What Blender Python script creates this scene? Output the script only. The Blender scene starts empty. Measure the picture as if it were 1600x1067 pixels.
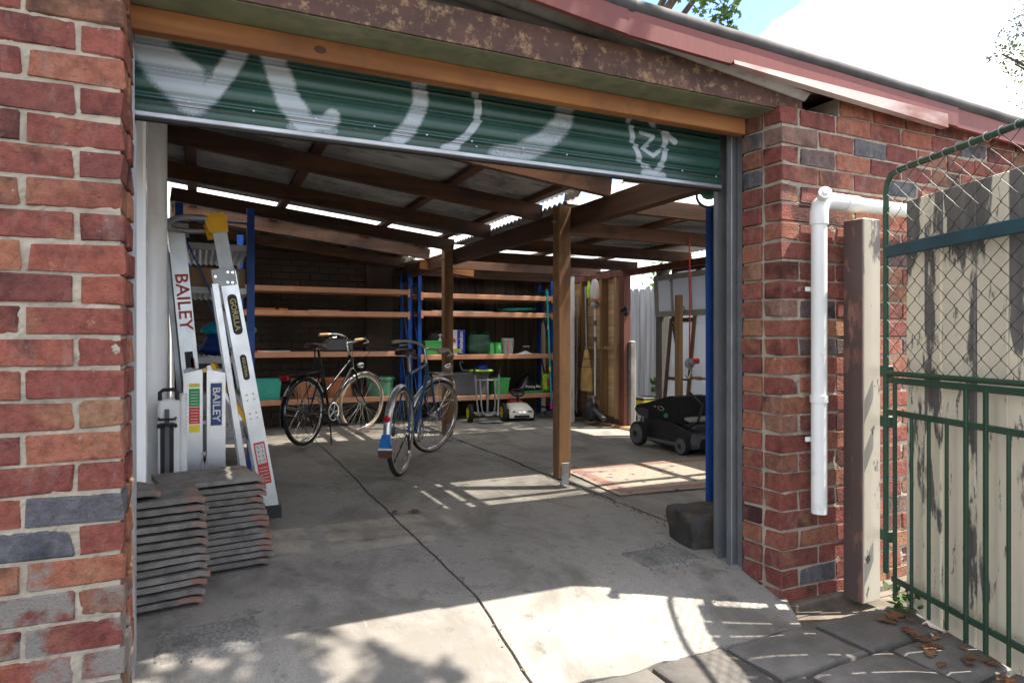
import bpy, math, random
from mathutils import Matrix, Vector, noise
R = math.radians
rnd = random.Random(7)
SC = bpy.context.scene
COL = SC.collection

# ---------------------------------------------------------------- camera, sky, sun, exposure
cam_d = bpy.data.cameras.new('camera'); cam = bpy.data.objects.new('camera', cam_d); COL.objects.link(cam)
cam.location = (0, 0, 1.16); cam.rotation_euler = (R(90), 0, R(-25.26))
cam_d.sensor_width = 36; cam_d.lens = 23.355; cam_d.shift_y = -0.0022
cam_d.clip_start = .05; cam_d.clip_end = 2000
SC.camera = cam
SUN = Vector((.5, -.2, 1.0)).normalized()          # towards the sun
wd = bpy.data.worlds.new('World'); SC.world = wd; wd.use_nodes = True
nt = wd.node_tree; nt.nodes.clear()
def wn(t, **k):
    n = nt.nodes.new(t)
    for a, b in k.items(): setattr(n, a, b)
    return n
sky = wn('ShaderNodeTexSky', sky_type='NISHITA', sun_disc=False)
sky.sun_elevation = math.asin(SUN.z); sky.sun_rotation = math.atan2(SUN.x, SUN.y)
sky.air_density = .6; sky.dust_density = .4; sky.ozone_density = 2.0
tc = wn('ShaderNodeTexCoord'); mp = wn('ShaderNodeMapping'); mp.inputs['Scale'].default_value = (1.0, 1.0, 2.6)
mp.inputs['Location'].default_value = (.9, .35, .2)
nz = wn('ShaderNodeTexNoise'); nz.inputs['Scale'].default_value = 3.4; nz.inputs['Detail'].default_value = 7; nz.inputs['Roughness'].default_value = .55
rp = wn('ShaderNodeValToRGB'); rp.color_ramp.elements[0].position = .42; rp.color_ramp.elements[1].position = .57
mx = wn('ShaderNodeMix', data_type='RGBA'); mx.inputs['B'].default_value = (4.5, 4.4, 4.2, 1)
bg = wn('ShaderNodeBackground'); bg.inputs['Strength'].default_value = .09
wo = wn('ShaderNodeOutputWorld')
L = nt.links.new
L(tc.outputs['Generated'], mp.inputs['Vector']); L(mp.outputs[0], nz.inputs['Vector']); L(nz.outputs['Fac'], rp.inputs['Fac'])
L(rp.outputs['Color'], mx.inputs['Factor']); L(sky.outputs[0], mx.inputs['A']); L(mx.outputs['Result'], bg.inputs['Color']); L(bg.outputs[0], wo.inputs['Surface'])
sd = bpy.data.lights.new('sun', 'SUN'); sd.energy = 2.2; sd.angle = R(.53); sd.color = (1, .93, .82)
so = bpy.data.objects.new('sun', sd); COL.objects.link(so); so.rotation_euler = SUN.to_track_quat('Z', 'Y').to_euler(); so.location = (6, -4, 12)
SC.render.engine = 'CYCLES'
SC.cycles.use_denoising = True
SC.cycles.max_bounces = 10; SC.cycles.diffuse_bounces = 6; SC.cycles.transparent_max_bounces = 12; SC.cycles.transmission_bounces = 6
SC.cycles.sample_clamp_indirect = 8
SC.view_settings.view_transform = 'Standard'; SC.view_settings.look = 'None'
SC.view_settings.exposure = 2.8; SC.view_settings.gamma = 1

# ---------------------------------------------------------------- helpers
class MB:
    def __init__(s): s.v = []; s.f = []; s.m = Matrix()
    def add(s, vs, fs, mt=None):
        n = len(s.v); mm = s.m @ mt if mt is not None else s.m
        s.v += [mm @ Vector(p) for p in vs]; s.f += [tuple(i + n for i in f) for f in fs]; return s
    def box(s, c, d, b=0.0, mt=None):
        x, y, z = d[0] / 2, d[1] / 2, d[2] / 2
        T = Matrix.Translation(c)
        if mt is not None: T = T @ mt
        if b <= 0:
            vs = [(i * x, j * y, k * z) for i in (-1, 1) for j in (-1, 1) for k in (-1, 1)]
            return s.add(vs, [(0, 1, 3, 2), (4, 6, 7, 5), (0, 4, 5, 1), (2, 3, 7, 6), (0, 2, 6, 4), (1, 5, 7, 3)], T)
        vs, fs = chamfer(x, y, z, min(b, x * .8, y * .8, z * .8)); return s.add(vs, fs, T)
    def bar(s, a, b, w, h, up=(0, 0, 1), bev=0.0):
        a = Vector(a); b = Vector(b); d = b - a; l = d.length; x = d / l
        y = Vector(up).cross(x)
        if y.length < 1e-5: y = Vector((0, 1, 0)).cross(x)
        y.normalize(); z = x.cross(y)
        mt = Matrix((x, y, z)).transposed().to_4x4(); mt.translation = (a + b) / 2
        return s.box((0, 0, 0), (l, w, h), bev, None) if False else s._bx(l, w, h, bev, mt)
    def _bx(s, l, w, h, bev, mt):
        o = s.m; s.m = s.m @ mt; s.box((0, 0, 0), (l, w, h), bev); s.m = o; return s
    def tube(s, pts, r, n=8, closed=False, cap=True):
        pts = [Vector(p) for p in pts]; N = len(pts); rs = r if isinstance(r, (list, tuple)) else [r] * N
        vs = []; fs = []; pn = None
        for i, p in enumerate(pts):
            if closed: t = pts[(i + 1) % N] - pts[i - 1]
            else: t = pts[min(i + 1, N - 1)] - pts[max(i - 1, 0)]
            t.normalize()
            if pn is None:
                pn = t.orthogonal().normalized()
            pn = (pn - t * pn.dot(t)).normalized(); bn = t.cross(pn)
            for k in range(n):
                a = 2 * math.pi * k / n; vs.append(p + (pn * math.cos(a) + bn * math.sin(a)) * rs[i])
        for i in range(N if closed else N - 1):
            j = (i + 1) % N
            for k in range(n): fs.append((i * n + k, i * n + (k + 1) % n, j * n + (k + 1) % n, j * n + k))
        if cap and not closed: fs += [tuple(range(n - 1, -1, -1)), tuple((N - 1) * n + k for k in range(n))]
        return s.add(vs, fs)
    def lathe(s, prof, n=20, mt=None, cap=True):
        vs = []; fs = []
        for r, z in prof:
            for k in range(n): a = 2 * math.pi * k / n; vs.append((r * math.cos(a), r * math.sin(a), z))
        for i in range(len(prof) - 1):
            for k in range(n): fs.append((i * n + k, i * n + (k + 1) % n, (i + 1) * n + (k + 1) % n, (i + 1) * n + k))
        if cap: fs += [tuple(range(n - 1, -1, -1)), tuple((len(prof) - 1) * n + k for k in range(n))]
        return s.add(vs, fs, mt)
    def prism(s, poly, h, mt=None):       # polygon in xy, extruded 0..h in z
        n = len(poly); vs = [(x, y, 0) for x, y in poly] + [(x, y, h) for x, y in poly]
        fs = [tuple(range(n - 1, -1, -1)), tuple(range(n, 2 * n))] + [(i, (i + 1) % n, n + (i + 1) % n, n + i) for i in range(n)]
        return s.add(vs, fs, mt)
    def grid(s, fn, nx, ny):
        vs = [fn(i / nx, j / ny) for j in range(ny + 1) for i in range(nx + 1)]; w = nx + 1
        return s.add(vs, [(j * w + i, j * w + i + 1, (j + 1) * w + i + 1, (j + 1) * w + i) for j in range(ny) for i in range(nx)])
    def mesh(s, name, mt, smooth=None):
        me = bpy.data.meshes.new(name); me.from_pydata([tuple(v) for v in s.v], [], s.f); me.update()
        if mt is not None: me.materials.append(MT[mt] if isinstance(mt, str) else mt)
        if smooth:
            me.shade_smooth(); me.set_sharp_from_angle(angle=R(smooth))
        return me
    def ob(s, name, mt, parent=None, smooth=None, loc=None, rz=0, **k):
        return link(name, s.mesh(name, mt, smooth), parent, loc, rz, **k)
def chamfer(x, y, z, b):
    vs = []; idx = {}
    for i in (-1, 1):
        for j in (-1, 1):
            for k in (-1, 1):
                for ax in range(3):
                    p = [i * (x - b), j * (y - b), k * (z - b)]; p[ax] = (i * x, j * y, k * z)[ax]
                    idx[i, j, k, ax] = len(vs); vs.append(tuple(p))
    fs = []
    for ax in range(3):
        o = [a for a in range(3) if a != ax]
        for sg in (-1, 1):
            q = []
            for (p1, p2) in ((-1, -1), (1, -1), (1, 1), (-1, 1)):
                t = [0, 0, 0]; t[ax] = sg; t[o[0]] = p1; t[o[1]] = p2; q.append(idx[t[0], t[1], t[2], ax])
            fs.append(tuple(q if (sg > 0) ^ (ax == 1) else q[::-1]))
    for e in range(3):
        o = [a for a in range(3) if a != e]
        for p1 in (-1, 1):
            for p2 in (-1, 1):
                q = []
                for sg, ax in ((-1, o[0]), (1, o[0]), (1, o[1]), (-1, o[1])):
                    t = [0, 0, 0]; t[e] = sg; t[o[0]] = p1; t[o[1]] = p2; q.append(idx[t[0], t[1], t[2], ax])
                fs.append(tuple(q if ((p1 * p2 > 0) ^ (e == 1)) else q[::-1]))
    for i in (-1, 1):
        for j in (-1, 1):
            for k in (-1, 1):
                q = [idx[i, j, k, 0], idx[i, j, k, 1], idx[i, j, k, 2]]; fs.append(tuple(q if i * j * k > 0 else q[::-1]))
    return vs, fs
def link(name, me, parent=None, loc=None, rz=0, label=None, cat=None, group=None, kind=None):
    o = bpy.data.objects.new(name, me); COL.objects.link(o)
    if parent is not None: o.parent = parent
    if loc is not None: o.location = loc
    if rz: o.rotation_euler[2] = rz
    if label: o['label'] = label
    if cat: o['category'] = cat
    if group: o['group'] = group
    if kind: o['kind'] = kind
    return o
def thing(name, label, cat, loc=(0, 0, 0), rz=0, group=None):
    return link(name, None, None, loc, rz, label, cat, group)
def X(rx=0, ry=0, rz=0, t=(0, 0, 0)):
    return Matrix.Translation(t) @ Matrix.Rotation(rz, 4, 'Z') @ Matrix.Rotation(ry, 4, 'Y') @ Matrix.Rotation(rx, 4, 'X')
def frame(o, x, y):           # matrix with given local x and y directions
    x = Vector(x).normalized(); y = Vector(y); y = (y - x * y.dot(x)).normalized(); z = x.cross(y)
    m = Matrix((x, y, z)).transposed().to_4x4(); m.translation = o; return m
_txt = {}
def text(body, size, mt, parent, m, bold=.0, ext=.0006, name='lettering', spacing=1.0, shear=0, sx=1.0):
    c = bpy.data.curves.new('t', 'FONT'); c.body = body; c.size = size; c.extrude = ext; c.offset = bold * size; c.align_x = 'CENTER'; c.align_y = 'CENTER'
    c.space_character = spacing; c.shear = shear; c.resolution_u = 2
    to = bpy.data.objects.new('t', c); COL.objects.link(to)
    bpy.context.view_layer.update()
    me = bpy.data.meshes.new_from_object(to.evaluated_get(bpy.context.evaluated_depsgraph_get()))
    bpy.data.objects.remove(to); bpy.data.curves.remove(c)
    me.transform(m @ Matrix.Diagonal((sx, 1, 1, 1))); me.materials.clear(); me.materials.append(MT[mt])
    return link(name, me, parent)

# ---------------------------------------------------------------- materials
MT = {}
def nodes(name):
    m = bpy.data.materials.new(name); m.use_nodes = True; t = m.node_tree
    MT[name] = m
    return m, t, t.nodes['Principled BSDF'], t.nodes['Material Output']
def N(t, ty, ins=None, **k):
    n = t.nodes.new(ty)
    for a, b in k.items(): setattr(n, a, b)
    for a, b in (ins or {}).items():
        if isinstance(b, bpy.types.NodeSocket): t.links.new(b, n.inputs[a])
        else: n.inputs[a].default_value = b
    return n
def c4(c): return (c[0], c[1], c[2], 1)
def ramp(t, fac, stops):
    n = N(t, 'ShaderNodeValToRGB', {'Fac': fac}); e = n.color_ramp.elements
    while len(e) < len(stops): e.new(.5)
    for i, (p, c) in enumerate(stops): e[i].position = p; e[i].color = c4(c) if not isinstance(c, float) else (c, c, c, 1)
    return n.outputs['Color']
def mixc(t, fac, a, b, bt='MIX'):
    n = N(t, 'ShaderNodeMix', data_type='RGBA', blend_type=bt)
    for nm, q in (('Factor', fac), ('A', a), ('B', b)):
        s = [i for i in n.inputs if i.name == nm and i.enabled][0]
        if isinstance(q, bpy.types.NodeSocket): t.links.new(q, s)
        elif isinstance(q, (tuple, list)): s.default_value = c4(q)
        else: s.default_value = q
    return [o for o in n.outputs if o.enabled][0]
def noisef(t, scale, detail=5, rough=.55, stretch=(1, 1, 1), obj=True, off=True, dist=0):
    tc = N(t, 'ShaderNodeTexCoord'); v = tc.outputs['Object']
    if off:
        oi = N(t, 'ShaderNodeObjectInfo'); ad = N(t, 'ShaderNodeVectorMath', {0: v}, operation='ADD')
        cm = N(t, 'ShaderNodeMath', {0: oi.outputs['Random'], 1: 37.0}, operation='MULTIPLY'); t.links.new(cm.outputs[0], ad.inputs[1]); v = ad.outputs[0]
    mp = N(t, 'ShaderNodeMapping', {'Vector': v, 'Scale': stretch})
    n = N(t, 'ShaderNodeTexNoise', {'Vector': mp.outputs[0], 'Scale': scale, 'Detail': detail, 'Roughness': rough, 'Distortion': dist})
    return n.outputs['Fac']
def addbump(t, bs, h, st, dist=.01):
    b = N(t, 'ShaderNodeBump', {'Height': h, 'Strength': st, 'Distance': dist}); t.links.new(b.outputs[0], bs.inputs['Normal'])
def pm(name, c1, c2=None, scale=6, rough=.7, metal=0, bump=.25, bscale=60, stretch=(1, 1, 1), rand=0.0, dirt=None, lo=.35, hi=.65, spec=.4, off=True, dscale=3, dlo=.5, dhi=.7):
    m, t, bs, out = nodes(name)
    c2 = c2 or tuple(k * .75 for k in c1)
    n1 = noisef(t, scale, stretch=stretch, off=off)
    col = ramp(t, n1, [(lo, c1), (hi, c2)])
    if dirt: col = mixc(t, ramp(t, noisef(t, dscale, 9, .74, off=off), [(dlo, 0.0), (dhi, 1.0)]), col, dirt)
    if rand:
        oi = N(t, 'ShaderNodeObjectInfo'); mr = N(t, 'ShaderNodeMapRange', {'Value': oi.outputs['Random'], 'To Min': 1 - rand, 'To Max': 1 + rand})
        hs = N(t, 'ShaderNodeHueSaturation', {'Color': col, 'Value': mr.outputs[0]}); col = hs.outputs[0]
    t.links.new(col, bs.inputs['Base Color']); bs.inputs['Metallic'].default_value = metal; bs.inputs['Specular IOR Level'].default_value = spec
    rr = N(t, 'ShaderNodeMapRange', {'Value': n1, 'To Min': max(.03, rough - .1), 'To Max': min(1, rough + .1)}); t.links.new(rr.outputs[0], bs.inputs['Roughness'])
    if bump: addbump(t, bs, noisef(t, bscale, 5, .6, stretch=stretch, off=off), bump, .004)
    return m
def paint_peel(name, paint, paint2, wood, scale=3, lo=.52, hi=.56, stretch=(1, 1, .4), rough=.6, fine=.64, ztop=None):
    m, t, bs, out = nodes(name)
    n1 = noisef(t, scale, 9, .62, stretch); k1 = ramp(t, n1, [(lo, 0.0), (hi, 1.0)]); k2 = ramp(t, noisef(t, scale * 5, 8, .7, stretch), [(fine, 0.0), (fine + .03, 1.0)])
    if ztop:
        sz = N(t, 'ShaderNodeSeparateXYZ', {0: N(t, 'ShaderNodeTexCoord').outputs['Object']})
        bz = N(t, 'ShaderNodeMapRange', {'Value': sz.outputs['Z'], 'From Min': ztop[0], 'From Max': ztop[1], 'To Min': 0.0, 'To Max': ztop[2]}); n1 = N(t, 'ShaderNodeMath', {0: n1, 1: bz.outputs[0]}, operation='ADD').outputs[0]; k1 = ramp(t, n1, [(lo, 0.0), (hi, 1.0)])
    k = N(t, 'ShaderNodeMath', {0: k1, 1: k2}, operation='MAXIMUM').outputs[0]
    p = ramp(t, noisef(t, 2.2, 6, .6, (1, 1, .3)), [(.35, paint), (.65, paint2)])
    w = ramp(t, noisef(t, 18, 6, .6, (1, 1, .08)), [(.3, wood), (.7, tuple(q * .45 for q in wood))])
    t.links.new(mixc(t, k, p, w), bs.inputs['Base Color']); bs.inputs['Roughness'].default_value = rough
    iv = N(t, 'ShaderNodeMath', {0: 1.0, 1: k}, operation='SUBTRACT'); sm = N(t, 'ShaderNodeMath', {0: iv.outputs[0], 1: noisef(t, 40, 5, .6, (1, 1, .15))}, operation='ADD')
    addbump(t, bs, sm.outputs[0], .4, .003)

# brick: each brick its own colour
m, t, bs, out = nodes('brick')
oi = N(t, 'ShaderNodeObjectInfo')
base = ramp(t, oi.outputs['Random'], [(0, (.26, .075, .055)), (.2, (.20, .058, .048)), (.36, (.31, .095, .062)), (.5, (.19, .06, .05)), (.62, (.34, .125, .075)), (.74, (.24, .11, .07)), (.80, (.36, .18, .095)), (.84, (.15, .095, .085)), (.88, (.12, .12, .135)), (.92, (.13, .125, .13)), (.95, (.36, .15, .08)), (1, (.30, .09, .062))])
n1 = noisef(t, 5, 4, .5)
dark = mixc(t, 1.0, base, (.33, .36, .42), 'MULTIPLY')
col = mixc(t, ramp(t, n1, [(.54, 0.0), (.66, 1.0)]), base, dark)
col = mixc(t, ramp(t, noisef(t, 7, 3, .5), [(.56, 0.0), (.72, .55)]), col, (.36, .19, .10))
col = mixc(t, ramp(t, noisef(t, 34, 8, .7), [(.32, .9), (.58, 0.0)]), col, mixc(t, 1.0, col, (.5, .45, .45), 'MULTIPLY'))
col = mixc(t, ramp(t, noisef(t, 95, 5, .7), [(.30, .85), (.40, 0.0)]), col, (.05, .035, .03))
col = mixc(t, ramp(t, noisef(t, 11, 9, .75, (1, 1, .35)), [(.54, 0.0), (.72, .45)]), col, (.30, .25, .22))
col = mixc(t, ramp(t, noisef(t, 16, 9, .75), [(.63, 0.0), (.71, .75)]), col, (.5, .44, .37))
tcg = N(t, 'ShaderNodeNewGeometry'); sp = N(t, 'ShaderNodeSeparateXYZ', {0: tcg.outputs['Position']})
lowz = N(t, 'ShaderNodeMapRange', {'Value': sp.outputs['Z'], 'From Min': .62, 'From Max': .30, 'To Min': 0.0, 'To Max': .22})
sm = N(t, 'ShaderNodeMath', {0: lowz.outputs[0], 1: noisef(t, 6, 7, .6)}, operation='ADD')
lx = N(t, 'ShaderNodeMath', {0: sp.outputs['X'], 1: 0.5}, operation='LESS_THAN')
ce = N(t, 'ShaderNodeMath', {0: ramp(t, sm.outputs[0], [(.68, 0.0), (.76, .9)]), 1: lx.outputs[0]}, operation='MULTIPLY')
col = mixc(t, ce.outputs[0], col, (.23, .21, .185))
t.links.new(col, bs.inputs['Base Color']); bs.inputs['Roughness'].default_value = .78; bs.inputs['Specular IOR Level'].default_value = .3
hh = N(t, 'ShaderNodeMath', {0: noisef(t, 22, 6, .6), 1: noisef(t, 120, 4, .7)}, operation='ADD'); addbump(t, bs, hh.outputs[0], 1.0, .008)
pm('mortar', (.40, .35, .27), (.29, .25, .19), 12, .95, bump=.8, bscale=70, dirt=(.15, .13, .11), dscale=5)
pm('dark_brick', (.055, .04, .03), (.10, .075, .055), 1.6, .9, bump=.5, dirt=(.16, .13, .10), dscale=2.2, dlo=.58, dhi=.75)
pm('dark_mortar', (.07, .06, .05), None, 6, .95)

# concrete
def concrete(name, a, b, stain, sc=1.4):
    m, t, bs, out = nodes(name)
    col = ramp(t, noisef(t, sc, 8, .6, off=False), [(.3, a), (.7, b)])
    col = mixc(t, ramp(t, noisef(t, 2.3, 8, .65, (1, .6, 1), off=False, dist=.6), [(.46, 0.0), (.60, .8)]), col, stain)
    col = mixc(t, ramp(t, noisef(t, 9, 9, .7, off=False), [(.57, 0.0), (.66, .7)]), col, tuple(k * .5 for k in stain))
    col = mixc(t, ramp(t, noisef(t, 5, 10, .8, (2.2, .25, 1), off=False, dist=.4), [(.60, 0.0), (.68, .5)]), col, (.44, .43, .41))
    col = mixc(t, ramp(t, noisef(t, 60, 6, .75, off=False), [(.62, 0.0), (.70, .6)]), col, tuple(k * .45 for k in stain))
    col = mixc(t, ramp(t, noisef(t, 26, 8, .8, (1, .5, 1), off=False), [(.68, 0.0), (.76, .6)]), col, (.46, .45, .43))
    col = mixc(t, ramp(t, noisef(t, 140, 3, .6, off=False), [(.35, .6), (.62, 0.0)]), col, tuple(k * .45 for k in a))
    t.links.new(col, bs.inputs['Base Color'])
    rr = N(t, 'ShaderNodeMapRange', {'Value': noisef(t, 3, 6, .6, off=False), 'To Min': .42, 'To Max': .85}); t.links.new(rr.outputs[0], bs.inputs['Roughness'])
    hh = N(t, 'ShaderNodeMath', {0: noisef(t, 9, 6, .6, off=False), 1: noisef(t, 150, 4, .7, off=False)}, operation='ADD'); addbump(t, bs, hh.outputs[0], .45, .005)
concrete('concrete', (.35, .325, .29), (.245, .226, .20), (.13, .118, .10))
pm('aggregate', (.27, .26, .24), (.13, .125, .115), 75, .95, bump=1.0, bscale=110, off=False, dirt=(.10, .095, .085), dscale=7)
pm('bluestone', (.16, .147, .132), (.10, .092, .083), 7, .75, bump=.5, bscale=40, rand=.35, dirt=(.19, .18, .165), dscale=5, dlo=.55, dhi=.75)
pm('dark_stone', (.06, .052, .046), (.03, .027, .025), 7, .85, bump=.8, bscale=30, dirt=(.10, .07, .045), dscale=6); pm('dirt', (.17, .14, .11), (.09, .075, .06), 8, .95, bump=.9, bscale=50, off=False)
pm('tile', (.19, .175, .155), (.10, .092, .085), 14, .92, bump=.8, bscale=90, dirt=(.20, .18, .155), dscale=22, dlo=.5, dhi=.72, rand=.2)
m, t, bs, out = MT['tile'], MT['tile'].node_tree, MT['tile'].node_tree.nodes['Principled BSDF'], None
pc = bs.inputs['Base Color'].links[0].from_socket
sp = N(t, 'ShaderNodeSeparateXYZ', {0: N(t, 'ShaderNodeTexCoord').outputs['Object']})
g = N(t, 'ShaderNodeMapRange', {'Value': sp.outputs['X'], 'From Min': .02, 'From Max': .2, 'To Min': 0.0, 'To Max': .34})
sm = N(t, 'ShaderNodeMath', {0: g.outputs[0], 1: noisef(t, 9, 7, .6)}, operation='ADD')
t.links.new(mixc(t, ramp(t, sm.outputs[0], [(.76, 0.0), (.90, .8)]), pc, (.25, .12, .085)), bs.inputs['Base Color'])
# timber
def wood(name, c1, c2, ax=0, rough=.75, rand=.2, dirt=None, sc=14):
    st = [1, 1, 1]; st[ax] = .06
    pm(name, c1, c2, sc, rough, bump=.35, bscale=45, stretch=tuple(st), rand=rand, dirt=dirt, spec=.3)
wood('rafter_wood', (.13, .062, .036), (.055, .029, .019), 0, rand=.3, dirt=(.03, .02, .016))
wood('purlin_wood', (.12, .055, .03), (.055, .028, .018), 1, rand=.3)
wood('post_wood', (.28, .15, .068), (.16, .082, .038), 2, rand=.08, dirt=(.10, .055, .03))
wood('header_wood', (.36, .155, .05), (.21, .085, .03), 0, rand=.05, dirt=(.16, .07, .03))
wood('knot', (.09, .035, .018), (.04, .02, .012), 0)
wood('stud_wood', (.33, .20, .095), (.20, .12, .06), 2)
wood('board_wood', (.58, .40, .22), (.42, .27, .14), 1, rand=.15)
wood('redwood', (.16, .055, .035), (.08, .03, .02), 2)
wood('grey_wood', (.48, .47, .46), (.27, .265, .26), 2, rand=.3)
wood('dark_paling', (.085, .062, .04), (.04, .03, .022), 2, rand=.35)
wood('rough_grey', (.20, .185, .165), (.10, .09, .08), 2, dirt=(.3, .27, .24))
paint_peel('peel_cream', (.74, .66, .50), (.60, .53, .40), (.17, .155, .14), 6, .57, .60, (1, 1, .22), ztop=(1.42, 1.62, .12), fine=.60)
paint_peel('peel_post', (.50, .45, .36), (.38, .34, .27), (.13, .11, .095), 3.0, .62, .65, ztop=(1.3, 1.7, .14), fine=.62)
paint_peel('peel_brown', (.10, .065, .055), (.08, .05, .045), (.27, .13, .10), 9, .55, .6)
paint_peel('peel_red', (.21, .052, .042), (.15, .04, .034), (.30, .20, .18), 5, .66, .8, (.5, 1, 1), fine=.74); pm('flash_paint', (.42, .34, .32), (.20, .085, .07), 4, .6, 0, .2, 60, stretch=(.4, 1, 1), lo=.45, hi=.6)
# metals, paints, plastics
def flat(name, c, rough=.5, metal=0, var=.8, rand=0, bump=.05, scale=8): pm(name, c, tuple(k * var for k in c), scale, rough, metal, bump, 80, rand=rand)
pm('galv', (.42, .43, .44), (.27, .28, .29), 7, .5, .55, .1, 50, dirt=(.16, .14, .12), dscale=2.5, stretch=(.3, 1, 1))
pm('old_sheet', (.42, .415, .40), (.24, .235, .225), 3, .65, .15, .1, 50, dirt=(.07, .06, .055), dscale=2.2)
pm('rust', (.11, .055, .04), (.06, .035, .03), 6, .85, .1, .4, 60, dirt=(.30, .20, .11), dscale=24, dlo=.52, dhi=.66, stretch=(.6, 1, 1))
pm('flange_green', (.18, .21, .12), (.12, .14, .085), 9, .8, 0, .3, 60, dirt=(.28, .27, .20))
flat('guide_steel', (.22, .225, .23), .45, .5); flat('alu', (.62, .63, .64), .34, .85, .85); flat('alu_dull', (.42, .43, .44), .45, .7, .8)
pm('white_clad', (.88, .88, .88), (.82, .82, .82), 3, .25, 0, .03, 40, dirt=(.5, .48, .45), dlo=.6, dhi=.85)
flat('blue_steel', (.012, .075, .33), .42, .1, .8); flat('shelf_beam', (.62, .30, .17), .6, 0, .85); flat('shelf_board', (.30, .20, .13), .8)
flat('grey_shelf', (.50, .51, .52), .45, .4, .8); pm('pvc', (.76, .76, .73), (.68, .68, .64), 4, .42, 0, .05, 60, dirt=(.36, .33, .28), dscale=5, dlo=.60, dhi=.78, stretch=(1, 1, .3)); flat('black', (.018, .018, .02), .5); flat('rubber', (.022, .021, .02), .8)
flat('gloss_black', (.012, .012, .014), .18); flat('chrome', (.75, .75, .76), .15, 1, .9, 0, 0); flat('dull_chrome', (.5, .5, .5), .3, .9)
flat('yellow', (.80, .42, .015), .45); flat('white_pl', (.78, .78, .77), .4, 0, .92); flat('red', (.45, .02, .02), .4); flat('navy', (.03, .07, .22), .5); flat('sticker_red', (.62, .06, .05), .5)
flat('sticker_green', (.03, .32, .10), .5); flat('sticker_yellow', (.80, .66, .03), .5); flat('gold_ink', (.60, .50, .16), .5); flat('bike_blue', (.035, .10, .20), .28, .2); flat('reflector', (.55, .01, .02), .15)
flat('flap_blue', (.01, .16, .48), .5); flat('flap_brown', (.10, .035, .025), .6); flat('tan_rubber', (.42, .34, .24), .7); flat('cork', (.45, .27, .12), .7); flat('leather', (.03, .018, .012), .4)
flat('teal', (.06, .48, .38), .5); flat('terracotta', (.50, .20, .10), .8, 0, .8); flat('pot_green', (.10, .28, .17), .35); flat('green_bin', (.10, .52, .13), .45); flat('dark_green', (.035, .10, .055), .4); flat('grey_tub', (.12, .12, .13), .5)
flat('lime', (.38, .62, .03), .45); flat('cardboard', (.42, .27, .15), .85); flat('heine_blue', (.012, .04, .33), .4); flat('label_green', (.42, .52, .05), .5); flat('pink_text', (.65, .25, .25), .5); flat('cyan_bag', (.01, .38, .52), .4); flat('blue_bag', (.01, .04, .22), .4)
flat('mop_teal', (.02, .38, .36), .45); flat('magenta', (.35, .02, .18), .5); flat('straw', (.50, .32, .12), .9, 0, .6, 0, .5); flat('paper', (.72, .70, .66), .7); flat('rope_red', (.60, .03, .025), .8); flat('hose', (.01, .26, .20), .5)
flat('mower_grey', (.07, .07, .075), .45); flat('mower_dark', (.022, .022, .025), .32); flat('wheel_grey', (.16, .16, .165), .6); flat('fabric_black', (.012, .012, .013), .75, 0, .8, 0, .3); flat('mower_silver', (.45, .45, .43), .5)
pm('gate_green', (.03, .07, .04), (.022, .05, .03), 8, .5, .1, .2, 60, dirt=(.09, .05, .03), dscale=9, dlo=.66, dhi=.74); pm('rail_teal', (.025, .07, .085), (.02, .05, .06), 6, .6, .1, .2, 60, dirt=(.10, .06, .04), dlo=.6, dhi=.75)
flat('wire', (.045, .06, .045), .5, .4); flat('toy_white', (.80, .78, .70), .3, 0, .95); flat('toy_grey', (.15, .15, .16), .4); flat('dry_leaf', (.20, .095, .045), .8, 0, .6, .3); flat('orange', (.75, .20, .04), .5)
flat('win_paint', (.36, .35, .33), .7); flat('white_door', (.62, .62, .60), .6, 0, .85); flat('frame_brown', (.13, .075, .045), .7); flat('brass', (.4, .3, .12), .4, .8); flat('gutter', (.06, .055, .055), .75, 0, .6)
# leaves
def leafmat(name, a, b):
    m, t, bs, out = nodes(name)
    gi = N(t, 'ShaderNodeNewGeometry'); col = ramp(t, gi.outputs['Random Per Island'], [(0, a), (1, b)])
    t.links.new(col, bs.inputs['Base Color']); bs.inputs['Roughness'].default_value = .55
    tr = N(t, 'ShaderNodeBsdfTranslucent', {'Color': col}); ms = N(t, 'ShaderNodeMixShader', {0: .35, 1: bs.outputs[0], 2: tr.outputs[0]}); t.links.new(ms.outputs[0], out.inputs['Surface'])
leafmat('leaf', (.045, .10, .02), (.12, .20, .04)); leafmat('leaf_dark', (.03, .065, .018), (.07, .12, .03))
flat('bark', (.10, .075, .055), .9, 0, .6, 0, .6)
# translucent roof sheet, obscure glass, clear plastic
for nm_, clear, dirtlo in (('skylight', .58, .62), ('milky_skylight', .05, .54)):
    m, t, bs, out = nodes(nm_)
    tl = N(t, 'ShaderNodeBsdfTranslucent', {'Color': (.85, .84, .80, 1)}); tp = N(t, 'ShaderNodeBsdfTransparent', {'Color': (.9, .9, .88, 1)})
    m1 = N(t, 'ShaderNodeMixShader', {0: clear, 1: tl.outputs[0], 2: tp.outputs[0]})
    df = N(t, 'ShaderNodeBsdfDiffuse', {'Color': (.09, .06, .035, 1)})
    m2 = N(t, 'ShaderNodeMixShader', {0: ramp(t, noisef(t, 7, 9, .75, (.35, 1, 1)), [(dirtlo - .08, 0.0), (dirtlo + .04, 1.0)]), 1: m1.outputs[0], 2: df.outputs[0]}); t.links.new(m2.outputs[0], out.inputs['Surface'])
m, t, bs, out = nodes('obscure_glass')
bs.inputs['Base Color'].default_value = (.85, .87, .9, 1); bs.inputs['Roughness'].default_value = .15; bs.inputs['Transmission Weight'].default_value = .15
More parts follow.
